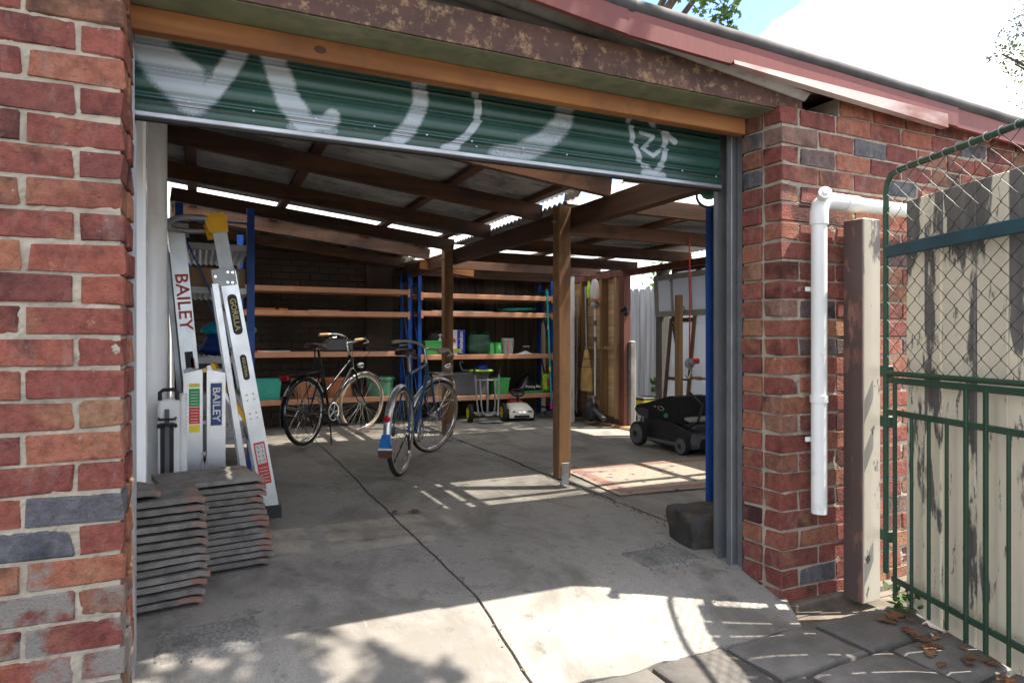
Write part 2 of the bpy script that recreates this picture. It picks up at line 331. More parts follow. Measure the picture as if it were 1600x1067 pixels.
tl = N(t, 'ShaderNodeBsdfTranslucent', {'Color': (.75, .77, .8, 1)}); ms = N(t, 'ShaderNodeMixShader', {0: .6, 1: bs.outputs[0], 2: tl.outputs[0]}); t.links.new(ms.outputs[0], out.inputs['Surface'])
vo = N(t, 'ShaderNodeTexVoronoi', {'Vector': N(t, 'ShaderNodeTexCoord').outputs['Object'], 'Scale': 45.0}); addbump(t, bs, vo.outputs['Distance'], .8, .01)
m, t, bs, out = nodes('clear_plastic')
bs.inputs['Base Color'].default_value = (.8, .82, .82, 1); bs.inputs['Roughness'].default_value = .12; bs.inputs['Alpha'].default_value = .35
m, t, bs, out = nodes('lamp_lens'); bs.inputs['Base Color'].default_value = (.75, .74, .85, 1); bs.inputs['Roughness'].default_value = .25; bs.inputs['Emission Color'].default_value = (.85, .85, 1, 1); bs.inputs['Emission Strength'].default_value = .35
# roller-door curtain: green enamel, white spray paint held in the attribute 'paint'
m, t, bs, out = nodes('door_green')
col = ramp(t, noisef(t, 3, 6, .6, off=False), [(.35, (.018, .060, .046)), (.65, (.026, .078, .060))])
col = mixc(t, ramp(t, noisef(t, 90, 3, .6, off=False), [(.70, 0.0), (.74, .7)]), col, (.4, .42, .4))
at = N(t, 'ShaderNodeAttribute', attribute_name='paint'); sp = N(t, 'ShaderNodeMath', {0: at.outputs['Fac'], 1: N(t, 'ShaderNodeMath', {0: noisef(t, 160, 4, .7, off=False), 1: .5}, operation='SUBTRACT').outputs[0]}, operation='ADD')
col = mixc(t, ramp(t, sp.outputs[0], [(.15, 0.0), (.8, .92)]), col, (.40, .45, .48))
t.links.new(col, bs.inputs['Base Color']); bs.inputs['Roughness'].default_value = .38; addbump(t, bs, noisef(t, 6, 4, .5, off=False), .06, .01)
# rug
m, t, bs, out = nodes('rug')
tcn = N(t, 'ShaderNodeTexCoord'); sx = N(t, 'ShaderNodeSeparateXYZ', {0: tcn.outputs['Object']})
def absd(s, h):
    a = N(t, 'ShaderNodeMath', {0: s}, operation='ABSOLUTE'); return N(t, 'ShaderNodeMath', {0: h, 1: a.outputs[0]}, operation='SUBTRACT').outputs[0]
e = N(t, 'ShaderNodeMath', {0: absd(sx.outputs['X'], .86), 1: absd(sx.outputs['Y'], .5)}, operation='MINIMUM').outputs[0]
col = ramp(t, e, [(0, (.36, .31, .25)), (.035, (.36, .31, .25)), (.045, (.30, .17, .14)), (.13, (.34, .21, .18)), (.15, (.40, .34, .28)), (.3, (.42, .36, .30))])
vo = N(t, 'ShaderNodeTexVoronoi', {'Vector': tcn.outputs['Object'], 'Scale': 9.0})
col = mixc(t, ramp(t, vo.outputs['Distance'], [(.14, .85), (.2, 0.0)]), col, (.06, .06, .08))
vo2 = N(t, 'ShaderNodeTexVoronoi', {'Vector': tcn.outputs['Object'], 'Scale': 16.0})
col = mixc(t, ramp(t, vo2.outputs['Distance'], [(.12, .6), (.2, 0.0)]), col, (.30, .12, .10))
t.links.new(col, bs.inputs['Base Color']); bs.inputs['Roughness'].default_value = .95; addbump(t, bs, noisef(t, 220, 3, .6), .5, .003)
# ================================================================ SETTING
FZ = .11                                    # garage floor level
def zf(v):                                  # floor height along the depth, apron falling to the lane
    k = min(1, max(0, (v - 1.93) / .62)); return .0 + FZ * (k * k * (3 - 2 * k)) if v < 2.55 else FZ
MB().grid(lambda a, b: ((a - .5) * 400, (b - .5) * 400, -.035), 8, 8).ob('ground', 'dirt', kind='structure')
# lane of bluestone setts in front of the garage
lane = MB().box((1.2, .2, -.06), (7.6, 3.56, .06)).ob('lane', 'dirt', kind='structure')
def nz1(x, y=0.0, z=0.0): return noise.noise(Vector((x, y, z)))
v = 1.945; row = 0
while v > -.4:
    d = rnd.uniform(.26, .33); u = -2.4 + rnd.uniform(0, .3)
    while u < 4.8:
        w = rnd.uniform(.34, .52)
        if not (v > 1.6 and False):
            hw, hd = w / 2 - .012, d / 2 - .012; n = 9; vs = []; fs = []
            cz = rnd.uniform(-.006, .006); tx, ty = rnd.uniform(-.02, .02), rnd.uniform(-.02, .02); sd_ = rnd.random() * 90
            P = []
            for k in range(4):
                (x0, y0), (x1, y1) = [(-hw, -hd), (hw, -hd), (hw, hd), (-hw, hd)][k], [(hw, -hd), (hw, hd), (-hw, hd), (-hw, -hd)][k]
                for q in range(3): P.append((x0 + (x1 - x0) * q / 3, y0 + (y1 - y0) * q / 3))
            P = [(x + .014 * nz1(x * 9, y * 9, sd_), y + .014 * nz1(x * 9, y * 9, sd_ + 7)) for x, y in P]; m_ = len(P)
            for sc, z in ((1, -.05), (1, -.012), (.94, -.002), (.6, .004)):
                for x, y in P: vs.append((x * sc, y * sc, z + cz + (tx * x + ty * y if z > -.04 else 0) + .004 * nz1(x * 14, y * 14, sd_ + z * 50)))
            for r_ in range(3):
                for k in range(m_): fs.append((r_ * m_ + k, r_ * m_ + (k + 1) % m_, (r_ + 1) * m_ + (k + 1) % m_, (r_ + 1) * m_ + k))
            fs.append(tuple(range(3 * m_, 4 * m_)))
            MB().add(vs, fs).ob('paver', 'bluestone', lane, 40, loc=(u + w / 2, v - d / 2, -.002), rz=rnd.uniform(-.03, .03))
        u += w
    v -= d; row += 1
# concrete floor in three slabs; the joint and the crack are real gaps
floor = MB().box((2.1, 5.5, -.06), (4.9, 6.9, .06)).ob('concrete_floor', 'dirt', kind='structure')
def slab(ua, ub, nu, nv, v0, v1, front=True):
    g = MB(); vs = []; fs = []
    for j in range(nv + 1):
        tt = (j / nv) ** 1.6; vv = v0 + (v1 - v0) * tt
        for i in range(nu + 1):
            s = i / nu; uu = ua(vv) * (1 - s) + ub(vv) * s
            ve = vv + (.03 * nz1(uu * 4, 3.1) + .02 * nz1(uu * 13, 8.2)) * (1 - tt) ** 12 if front else vv
            vs.append((uu, ve, zf(ve) + .003 * nz1(uu * 1.7, ve * 1.7, 4)))
    w = nu + 1; fs = [(j * w + i, j * w + i + 1, (j + 1) * w + i + 1, (j + 1) * w + i) for j in range(nv) for i in range(nu)]
    b = [i for i in range(w)] + [j * w + nu for j in range(1, nv + 1)] + [nv * w + i for i in range(nu - 1, -1, -1)] + [j * w for j in range(nv - 1, 0, -1)]
    n0 = len(vs); vs += [(vs[i][0], vs[i][1], min(-.03, vs[i][2] - .05)) for i in b]
    fs += [(b[k], n0 + k, n0 + (k + 1) % len(b), b[(k + 1) % len(b)]) for k in range(len(b))]
    return g.add(vs, fs).ob('slab', 'concrete', floor, 40)
j1 = lambda v: 1.015 + .016 * (v - 1.9) + .010 * nz1(v * 3.0, 1.7) + .004 * nz1(v * 15, 4.4)
c2 = lambda v: 2.46 + .03 * nz1(v * 1.3, 5.5) + .014 * nz1(v * 9, 2.2)
slab(lambda v: -.22, lambda v: j1(v) - .006 - .002 * abs(nz1(v * 20, 9)), 24, 90, 1.93, 8.56)
slab(lambda v: j1(v) + .006, lambda v: c2(v) - .012 - .016 * abs(nz1(v * 7, 6)) - (.25 * max(0, (2.3 - v) / .37)), 26, 90, 1.93, 8.56)
slab(lambda v: c2(v) + .010 + .008 * abs(nz1(v * 9, 3)), lambda v: 4.62, 30, 60, 2.36, 8.56, False)
# rough aggregate patches
def patch(u0, u1, v0, v1, mt):
    n = 14; g = MB(); sd_ = u0 * 7
    def fn(a, b):
        ea, eb = a + .05 * nz1(b * 5, sd_), b + .06 * nz1(a * 5, sd_ + 3); uu, vv = u0 + (u1 - u0) * ea, v0 + (v1 - v0) * eb
        ed = min(a, 1 - a, b, 1 - b); return (uu, vv, zf(vv) + .004 + (.004 if ed > 0 else -.008) + .005 * nz1(uu * 40, vv * 40) * (ed > 0))
    g.grid(fn, n, n).ob('concrete_patch', mt, floor, 60)
patch(-.14, .21, 2.44, 2.70, 'aggregate'); patch(1.86, 2.2, 2.46, 2.72, 'aggregate')
# ---------------------------------------------------------------- brick walls
PIT = .085; Z0 = 1.167
def brickmesh(l, d, k):
    x, y, z = l / 2, d / 2, (PIT - .0105) / 2; vs, fs = chamfer(x, y, z, .003 + .002 * rnd.random())
    vs = [(a + rnd.uniform(-.0038, .0038), b + rnd.uniform(-.0022, .0022), c + rnd.uniform(-.003, .003)) for a, b, c in vs]
    # a chipped corner now and then
    if rnd.random() < .5:
        s = [rnd.choice((-1, 1)) for _ in range(3)]; q = rnd.uniform(.003, .008)
        vs = [(a - s[0] * q, b - s[1] * q * .3, c - s[2] * q * .6) if (a * s[0] > x * .8 and b * s[1] > y * .7 and c * s[2] > z * .6) else (a, b, c) for a, b, c in vs]
    return MB().add(vs, fs).mesh('brick', 'brick')
BST = [brickmesh(.2235, .10, k) for k in range(9)]; BHD = [brickmesh(.1035, .10, k) for k in range(7)]; BRV = [brickmesh(.10, .112, k) for k in range(6)]; BRL = [brickmesh(.10, .222, k) for k in range(4)]
def brick(me, p, parent):
    o = link('brick', me, parent, (p[0] + rnd.uniform(-.002, .002), p[1] + rnd.uniform(-.0025, .002), p[2] + rnd.uniform(-.0015, .0015)), rnd.uniform(-.006, .006) + (math.pi if rnd.random() < .5 else 0))
VF = 2.12
def brickwall(th, corner, sgn, uend, nlo, nhi):
    # mortar core set 6 mm behind the brick faces
    a, b = sorted((corner - sgn * .007 * -1 if False else corner + sgn * .009, uend))
    MB().box(((a + b) / 2, VF + .119, (Z0 + nlo * PIT + Z0 + nhi * PIT) / 2 - .004), (b - a, .218, (nhi - nlo) * PIT)).ob('mortar', 'mortar', th)
    zl0, zl1 = Z0 + nlo * PIT - .004, Z0 + nhi * PIT - .004; nx_, nz_ = int((b - a) / .011), int((zl1 - zl0) / .011)
    MB().grid(lambda p, q: (a + (b - a) * p, VF + .0068 - .0062 * max(0, nz1((a + (b - a) * p) * 22, q * 60)) - .004 * nz1((a + (b - a) * p) * 70, q * 170, 3), zl0 + (zl1 - zl0) * q), nx_, nz_).ob('pointing', 'mortar', th)
    for n in range(nlo, nhi):
        z = Z0 + (n + .5) * PIT
        u = corner
        first = True
        while (u - uend) * sgn < 0:
            if first and n % 2: l, me = .112, rnd.choice(BHD)
            else: l, me = .232, rnd.choice(BST)
            if first and not n % 2: me = rnd.choice(BST)
            brick(me, (u + sgn * (l / 2 - (.005 if first else 0) + .0), VF + .05, z), th); u += sgn * l; first = False
        # reveal: the return of the corner
        if n % 2: brick(rnd.choice(BRV), (corner + sgn * .045, VF + .172, z), th)
        else: brick(rnd.choice(BRV), (corner + sgn * .045, VF + .172, z), th)
lw = thing('brick_wall', 'red brick wall end with cement smears beside the stacked roof tiles', 'wall', (0, 0, 0))
brickwall(lw, -.187, -1, -.78, -14, 15)
rw = thing('brick_wall', 'weathered red brick wall carrying the white downpipe', 'wall', (0, 0, 0))
brickwall(rw, 2.30, 1, 4.35, -14, 12)
MB().box((3.52, VF + .119, Z0 + 12.5 * PIT), (1.7, .218, PIT)).ob('mortar', 'mortar', rw)
for i in range(8): brick(rnd.choice(BST), (2.79 + i * .232, VF + .05, Z0 + 12.5 * PIT), rw)
MB().box((3.32, VF + .12, -.02), (2.02, .30, .05), .01).ob('footing', 'dirt', rw)
MB().box((4.6, VF + .115, .95), (.5, .2, 1.95)).ob('wall_return', 'dark_brick', rw)
# ---------------------------------------------------------------- back wall of dark bricks
bw = thing('back_brick_wall', 'dark sooty brick wall behind the first orange shelves', 'wall', (0, 0, 0))
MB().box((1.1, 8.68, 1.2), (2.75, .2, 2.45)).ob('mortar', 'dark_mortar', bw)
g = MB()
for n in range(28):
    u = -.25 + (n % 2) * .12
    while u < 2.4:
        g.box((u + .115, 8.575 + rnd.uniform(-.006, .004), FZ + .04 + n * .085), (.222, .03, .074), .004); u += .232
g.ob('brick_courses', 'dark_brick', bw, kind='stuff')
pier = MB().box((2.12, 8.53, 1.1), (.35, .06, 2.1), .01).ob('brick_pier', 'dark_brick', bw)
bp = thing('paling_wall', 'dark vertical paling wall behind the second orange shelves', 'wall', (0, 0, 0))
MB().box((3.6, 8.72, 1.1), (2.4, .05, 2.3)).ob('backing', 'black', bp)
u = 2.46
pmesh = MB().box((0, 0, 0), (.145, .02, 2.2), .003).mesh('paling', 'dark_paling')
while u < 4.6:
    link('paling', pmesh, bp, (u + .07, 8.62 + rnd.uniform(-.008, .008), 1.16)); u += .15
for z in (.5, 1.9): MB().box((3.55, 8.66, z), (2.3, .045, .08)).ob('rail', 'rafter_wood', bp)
# ---------------------------------------------------------------- left wall, white steel cladding
cw = thing('cladding_wall', 'glossy white ribbed steel wall behind the ladders', 'wall', (-.2, 2.4, 0))
MB().box((-.09, 3.1, 1.28), (.06, 6.2, 2.56)).ob('backing', 'white_clad', cw)
v = 0.02; k = 0
for wd_ in [.10, .42, .34, .40] + [.62] * 8:
    w = min(wd_, 6.18 - v)
    if w < .1: break
    prof = [(0, 0), (.018, .012), (.035, .012), (.05, .0)] + [(w * .5 - .03, 0), (w * .5 - .015, .009), (w * .5 + .015, .009), (w * .5 + .03, 0)] * (w > .2) + [(w - .008, 0), (w - .003, .006), (w, 0)]
    vs = [(d, y, z) for z in (0.0, 2.52) for y, d in prof]; n = len(prof)
    MB().add(vs, [(i, i + 1, n + i + 1, n + i) for i in range(n - 1)]).ob('panel', 'white_clad', cw, 30, loc=(-.055, v, 0)); v += w
MB().lathe([(.075, .1), (.075, 2.5)], 20).ob('corner_post', 'white_clad', cw, 40, loc=(-.03, 1.72, 0))
MB().box((-.02, .74, 1.3), (.05, .11, 2.4), .01).ob('jamb', 'white_clad', cw)
# ---------------------------------------------------------------- lintel, header, roller door
li = thing('steel_lintel', 'rusty steel lintel with flaking green underside above the roller door', 'lintel', (0, 0, 0))
MB().box((1.02, 2.147, 2.236), (2.86, .012, .124)).ob('web', 'rust', li)
MB().box((1.02, 2.228, 2.176), (2.86, .15, .010)).ob('flange', 'flange_green', li)
hd = thing('timber_header', 'orange brown timber header with a dark knot under the lintel', 'beam', (0, 0, 0))
MB().box((1.03, 2.325, 2.135), (2.48, .055, .072), .004).ob('beam', 'header_wood', hd)
g = MB(); g.lathe([(.0135, 0), (.012, .001)], 14, X(R(90), 0, 0, (.37, 2.2968, 2.133)) @ Matrix.Diagonal((1.5, 1, 1, 1))); g.ob('knot', 'knot', hd)
rd = thing('roller_door', 'half rolled green roller door sprayed with white graffiti', 'roller door', (0, 0, 0))
U0, U1, ZB, ZT = -.187, 2.256, 1.892, 2.235
F_, CX_, CY_, C_, S_ = 1038., 800., 530., .9044, .4267
def on_door(px, py, v=2.45):
    r = (px - CX_) / F_; s = v / (-S_ * r + C_); return ((C_ * r + S_) * s, 1.16 - (py - CY_) / F_ * s)
STR = [([(228, 60), (255, 105), (300, 150)], 30, .9), ([(262, 95), (300, 120)], 22, .9), ([(290, 158), (325, 150), (350, 118), (372, 84)], 15, .95), ([(240, 110), (330, 125)], 12, .6),
       ([(425, 85), (437, 120), (452, 160), (478, 195)], 19, .95), ([(470, 190), (510, 192), (520, 184)], 13, .85), ([(455, 201), (520, 205)], 8, .45),
       ([(655, 125), (657, 165), (640, 200), (622, 216)], 13, .8), ([(622, 216), (600, 222)], 6, .5),
       ([(741, 138), (747, 165), (746, 190), (730, 212), (705, 230)], 6, 1.0), ([(712, 228), (695, 234)], 8, .8),
       ([(885, 165), (878, 195), (850, 222), (812, 240), (780, 244)], 17, .62), ([(830, 236), (770, 240)], 10, .4),
       ([(981, 178), (986, 205), (992, 230), (1004, 258), (1022, 272)], 4.5, 1.0), ([(1022, 272), (1036, 255), (1040, 225), (1036, 208), (1054, 222)], 5, 1.0),
       ([(998, 185), (1014, 188), (1028, 202)], 3.5, 1.0), ([(1000, 208), (1020, 214), (1012, 226), (1003, 232), (1020, 244), (1030, 236)], 3.2, .9), ([(1008, 272), (1034, 278)], 9, .7)]
SEG = []
for pts, wpx, op in STR:
    q = [on_door(*p) for p in pts]; sc = [(-S_ * ((p[0] - CX_) / F_) + C_) for p in pts]
    for i in range(len(q) - 1): SEG.append((q[i], q[i + 1], wpx / F_ * 2.45 / sc[i], op))
def spray(u, z):
    best = 0
    for (a, b, w, op) in SEG:
        if abs(u - (a[0] + b[0]) / 2) > abs(a[0] - b[0]) / 2 + w * 2: continue
        dx, dz = b[0] - a[0], b[1] - a[1]; t_ = max(0, min(1, ((u - a[0]) * dx + (z - a[1]) * dz) / (dx * dx + dz * dz + 1e-9)))
        d = math.hypot(u - a[0] - t_ * dx, z - a[1] - t_ * dz) / w
        k = op * (1 - min(1, max(0, (d - .72) / .5))); best = max(best, k)
    return best
NX, NZ = 520, 96
def prof(h):                                # h metres above the bottom: flat bands with a rolled groove between
    q = (h % .0815) / .0815
    if q < .55: return -.004 * math.sin(q / .55 * math.pi)
    if q < .72: return -.011 * math.sin((q - .55) / .17 * math.pi) - .001
    return .013 * math.sin((q - .72) / .28 * math.pi)
vs = []; pa = []
for j in range(NZ + 1):
    h = (ZT - ZB) * j / NZ
    for i in range(NX + 1):
        u = U0 + (U1 - U0) * i / NX; vs.append((u, 2.45 + prof(h), ZB + h)); pa.append(spray(u, ZB + h) * (.75 + .25 * (1 if prof(h) < .006 else 0)))
g = MB().add(vs, [(j * (NX + 1) + i, j * (NX + 1) + i + 1, (j + 1) * (NX + 1) + i + 1, (j + 1) * (NX + 1) + i) for j in range(NZ) for i in range(NX)])
cu = g.ob('curtain', 'door_green', rd, 50); at = cu.data.attributes.new('paint', 'FLOAT', 'POINT'); at.data.foreach_set('value', pa)
MB().box((1.034, 2.447, 1.884), (2.44, .034, .018), .003).ob('bottom_rail', 'alu_dull', rd)
MB().box((1.034, 2.4465, 1.8705), (2.44, .026, .009)).ob('rubber_seal', 'rubber', rd)
MB().box((1.034, 2.4385, 1.925), (2.43, .003, .0018)).ob('red_stripe', 'flap_brown', rd)
bm_ = MB().lathe([(.0045, 0), (.0045, .002), (.002, .004)], 10, X(R(90))).mesh('bolt', 'alu')
for px, py in ((396, 175), (493, 187), (584, 199), (666, 212), (736, 222), (816, 233), (884, 243), (1008, 262), (1064, 268), (743, 230), (775, 238), (1117, 277), (295, 161)):
    u, z = on_door(px, py); link('bolt', bm_, rd, (u, 2.4415, max(z, 1.897)))
MB().lathe([(.13, -1.2), (.13, 1.2)], 24, X(0, R(90), 0, (1.03, 2.62, 2.27))).ob('drum', 'door_green', rd, 40)
for s, u in ((-1, -.185), (1, 2.262)):
    g = MB()
    g.box((u + s * .035, 2.405, 1.18), (.075, .008, 2.2)); g.box((u + s * .035, 2.475, 1.18), (.075, .008, 2.2)); g.box((u + s * .069, 2.44, 1.18), (.006, .062, 2.2))
    if s > 0: g.box((u + .018, 2.397, 1.18), (.012, .010, 2.2), .003); g.box((u + .03, 2.50, 1.18), (.03, .04, 2.2), .004)
    g.ob('guide', 'guide_steel' if s > 0 else 'alu_dull', rd)
MB().box((2.385, 2.377, 1.13), (.15, .03, 2.1)).ob('gap_blocker', 'guide_steel', rd)  # added plate blocking the bright gap between guide and brick
# ---------------------------------------------------------------- roof
rf = thing('garage_roof', 'low timber framed garage roof with corrugated sheets and red fascia', 'roof', (0, 0, 0))
def zl(u): return 2.355 - .111 * (u + .15)        # underside of the left rafters
ZR = 1.985
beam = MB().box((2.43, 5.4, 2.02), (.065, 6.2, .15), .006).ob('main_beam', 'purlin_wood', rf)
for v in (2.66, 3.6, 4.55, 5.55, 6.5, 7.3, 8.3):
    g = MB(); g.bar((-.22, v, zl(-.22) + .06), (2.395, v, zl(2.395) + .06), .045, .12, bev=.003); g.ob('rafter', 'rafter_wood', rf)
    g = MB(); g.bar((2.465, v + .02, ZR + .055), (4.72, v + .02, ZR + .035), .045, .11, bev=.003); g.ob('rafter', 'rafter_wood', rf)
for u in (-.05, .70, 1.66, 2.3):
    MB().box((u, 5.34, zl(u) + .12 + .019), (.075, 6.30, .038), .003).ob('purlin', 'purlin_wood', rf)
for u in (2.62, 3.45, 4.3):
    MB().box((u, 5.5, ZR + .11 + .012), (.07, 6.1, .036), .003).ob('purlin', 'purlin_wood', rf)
PV = 10; W = .76
def sheet(uA, uB, sk):
    n = PV * 8; prof_ = [(W * 1.06 * i / n, .0125 * math.sin(2 * math.pi * (W * 1.06 * i / n) / .076)) for i in range(n + 1)]
    vs = [(u, y, z) for u in (uA, uB) for y, z in prof_]; w = n + 1
    return MB().add(vs, [(i, i + 1, w + i + 1, w + i) for i in range(n)]).mesh('roof_sheet', ('old_sheet', 'skylight', 'milky_skylight')[sk], 60)
LS = [sheet(-1.4, 1.4, k) for k in (0, 1)]; HS = [sheet(-.7, .7, k) for k in (0, 2)]; RS = [sheet(-1.26, 1.26, k) for k in (0, 1)]
for i in range(9):
    v = max(2.075, 1.90 + i * W); k = 1 if i == 6 else 0
    if i == 1:
        for du, kk in ((-.70, 0), (.70, 1)):
            o = link('skylight_sheet' if kk else 'roof_sheet', HS[kk], rf, (1.06 + du, v, zl(1.06 + du) + .168 + .004)); o.rotation_euler[1] = math.atan(.111)
    else: o = link('skylight_sheet' if k else 'roof_sheet', LS[k], rf, (1.06, v, zl(1.06) + .168 + (.004 if i % 2 else 0)))
    o.rotation_euler[1] = math.atan(.111)
    k = 1 if i in (2, 6, 7) else 0
    o = link('skylight_sheet' if k else 'roof_sheet', RS[k], rf, (3.66, v if i else 2.3, ZR + .150 + (.004 if i % 2 else 0))); o.rotation_euler[1] = .012
for u, v in ((2.335, 4.12), (2.335, 6.52)):
    p = MB().box((u, v, (FZ + .07 + 2.10) / 2), (.095, .095, 2.10 - FZ - .07), .005).ob('post', 'post_wood', rf)
    g = MB(); g.box((u, v - .0505, FZ + .105), (.06, .004, .15), .001); g.box((u, v, FZ + .055), (.09, .1, .006)); g.tube([(u, v, FZ), (u, v, FZ + .055)], .012, 8); g.box((u, v, FZ + .003), (.09, .09, .006))
    g.ob('post_bracket', 'galv', p)
    g = MB(); g.tube([(u - .08, v, 1.99), (u + .15, v, 1.99)], .006, 6); g.lathe([(.013, 0), (.013, .008)], 6, X(0, R(90), 0, (u - .06, v, 1.99))); g.lathe([(.013, 0), (.013, .008)], 6, X(0, R(90), 0, (u + .131, v, 1.99))); g.ob('bolt', 'galv', p)
MB().bar((2.30, 7.35, 2.02), (3.0, 7.45, 1.96), .03, .10, bev=.004).ob('loose_plank', 'header_wood', rf)
MB().box((1.1, 8.5, 2.18), (2.6, .05, .10), .004).ob('wall_plate', 'rafter_wood', rf)
MB().box((4.57, 5.1, 1.94), (.09, 6.9, .07), .004).ob('wall_plate', 'redwood', rf)
# fascia, flashing and roll capping along the front
FA = lambda u: 2.291 + .035 * (1.435 - u)
for u0, u1, dv in ((-.9, 1.44, 0.0), (1.436, 3.43, .004), (3.428, 5.6, .012)):
    g = MB(); n = 14
    vs = []
    for i in range(n + 1):
        u = u0 + (u1 - u0) * i / n; zz = FA(u) + (.075 * (1.44 - u) if u < 1.44 else 0) + .003 * nz1(u * 3, 2)
        for y, z in ((2.045 + dv, zz), (2.043 + dv, zz + .092), (2.063 + dv, zz + .092), (2.065 + dv, zz)): vs.append((u, y, z))
    fs = [(i * 4 + k, i * 4 + (k + 1) % 4, i * 4 + 4 + (k + 1) % 4, i * 4 + 4 + k) for i in range(n) for k in range(4)] + [(0, 1, 2, 3), (n * 4 + 3, n * 4 + 2, n * 4 + 1, n * 4)]
    g.add(vs, fs).ob('fascia', 'peel_red', rf)
flash = []
g = MB(); n = 12; vs = []
for i in range(n + 1):
    u = 1.95 + (3.33 - 1.95) * i / n; zz = FA(u) - .001; k_ = i / n
    for y, z in ((2.035, zz - .004 - .022 * k_), (2.038, zz + .012 + .03 * k_), (2.07, zz - .008 - .018 * k_)): vs.append((u, y, z))
g.add(vs, [(i * 3 + k, i * 3 + k + 1, i * 3 + 4 + k, i * 3 + 3 + k) for i in range(n) for k in (0, 1)] + [(i * 3, i * 3 + 3, i * 3 + 5, i * 3 + 2) for i in range(n)]).ob('flashing', 'flash_paint', rf, 60)
for u0, u1, r_ in ((-.9, 1.47, .037), (1.44, 5.6, .031)):
    n = 26; pts = []
    for i in range(n + 1):
        u = u0 + (u1 - u0) * i / n; pts.append((u, 2.068, FA(u) + (.075 * (1.44 - u) if u < 1.44 else 0) + .118 + .003 * nz1(u * 4, 7)))
    MB().tube(pts, r_, 14).ob('roll_capping', 'gutter', rf, 50)
g = MB(); g.bar((1.75, 2.21, FA(1.75) + .07), (5.6, 2.21, FA(5.6) + .07), .28, .02); g.ob('soffit', 'rafter_wood', rf); MB().box((3.5, 2.352, 2.24), (2.5, .02, .24)).ob('sky_gap_board', 'rafter_wood', rf)  # board behind the soffit is added to block the open sky gap
# ---------------------------------------------------------------- right wall of studs, boards and the doorway
sw = thing('stud_wall', 'unlined timber stud wall with pale boards beside the open doorway', 'wall', (4.57, 0, 0))
bme = MB().box((0, 0, 0), (.018, 1.92, .130), .003).mesh('board', 'board_wood')
for i in range(14): link('board', bme, sw, (.068 + .004 * (i % 2), 7.58, .2 + i * .132))
MB().box((.095, 7.58, 1.05), (.02, 1.94, 1.95)).ob('leak_backing', 'black', sw)  # added dark sheet that stops light leaking between the boards
for v in (6.70, 7.02, 7.5, 8.0, 8.45): MB().box((.008, v, 1.02), (.09, .05, 1.78), .003).ob('stud', 'stud_wood', sw)
MB().box((.0, 6.55, 1.0), (.10, .10, 1.84), .004).ob('door_post', 'redwood', sw)
MB().box((.06, 6.52, .62), (.10, .11, 1.05), .02).ob('rough_post', 'rough_grey', sw)
MB().box((.01, 7.5, .16), (.10, 1.9, .09), .004).ob('bottom_plate', 'rafter_wood', sw)
MB().box((.02, 7.5, 1.05), (.06, 1.9, .04), .003).ob('nogging', 'stud_wood', sw)
MB().box((-.02, 6.9, .07), (.16, 3.1, .14), .02).ob('kerb', 'stud_wood', sw)
for v, z in ((6.50, 1.50), (6.42, 1.46), (6.44, 1.52)): MB().lathe([(.0, -.03), (.03, -.02), (.035, 0), (.03, .02), (0, .03)], 8, X(.4, R(90), .3, (-.07, v, z))).ob('door_catch', 'black', sw, 60)
MB().box((.06, 3.46, 1.0), (.06, 2.25, 1.9)).ob('lining', 'rafter_wood', sw)
MB().box((.0, 5.84, 1.0), (.11, .10, 1.8), .004).ob('door_post', 'rough_grey', sw)
gm = MB().box((0, 0, 0), (.006, .30, .58)).mesh('pane', 'obscure_glass')
for i, v in enumerate((4.78, 5.13, 5.50)):
    for z in (.50, 1.13, 1.70): link('pane', gm, sw, (.055, v, z))
for v in (4.60, 4.955, 5.315, 5.70): MB().box((.05, v, 1.02), (.05, .05, 1.8), .003).ob('mullion', 'frame_brown', sw)
for z in (.17, .82, 1.44, 1.9): MB().box((.053, 5.15, z), (.044, 1.14, .045), .003).ob('glazing_rail', 'frame_brown', sw)
# ---------------------------------------------------------------- yard outside the doorway
MB().box((6.0, 6.6, .03), (2.4, 5.0, .1)).ob('yard_path', 'concrete', kind='structure')
fe = thing('paling_fence', 'sun bleached grey paling fence outside the doorway', 'fence', (5.95, 0, .08))
pmesh = [MB().prism([(-.07, 0), (.07, 0), (.07, 1.8 + d), (.05, 1.84 + d), (-.05, 1.84 + d), (-.07, 1.8 + d)], .018, X(R(90), 0, R(90))).mesh('paling', 'grey_wood') for d in (0, .015, -.012)]
for i in range(22): link('paling', rnd.choice(pmesh), fe, (rnd.uniform(-.006, .006), 5.9 + i * .146, 0))
for z in (.4, 1.5): MB().box((.05, 7.5, z), (.05, 3.3, .08), .003).ob('rail', 'grey_wood', fe)
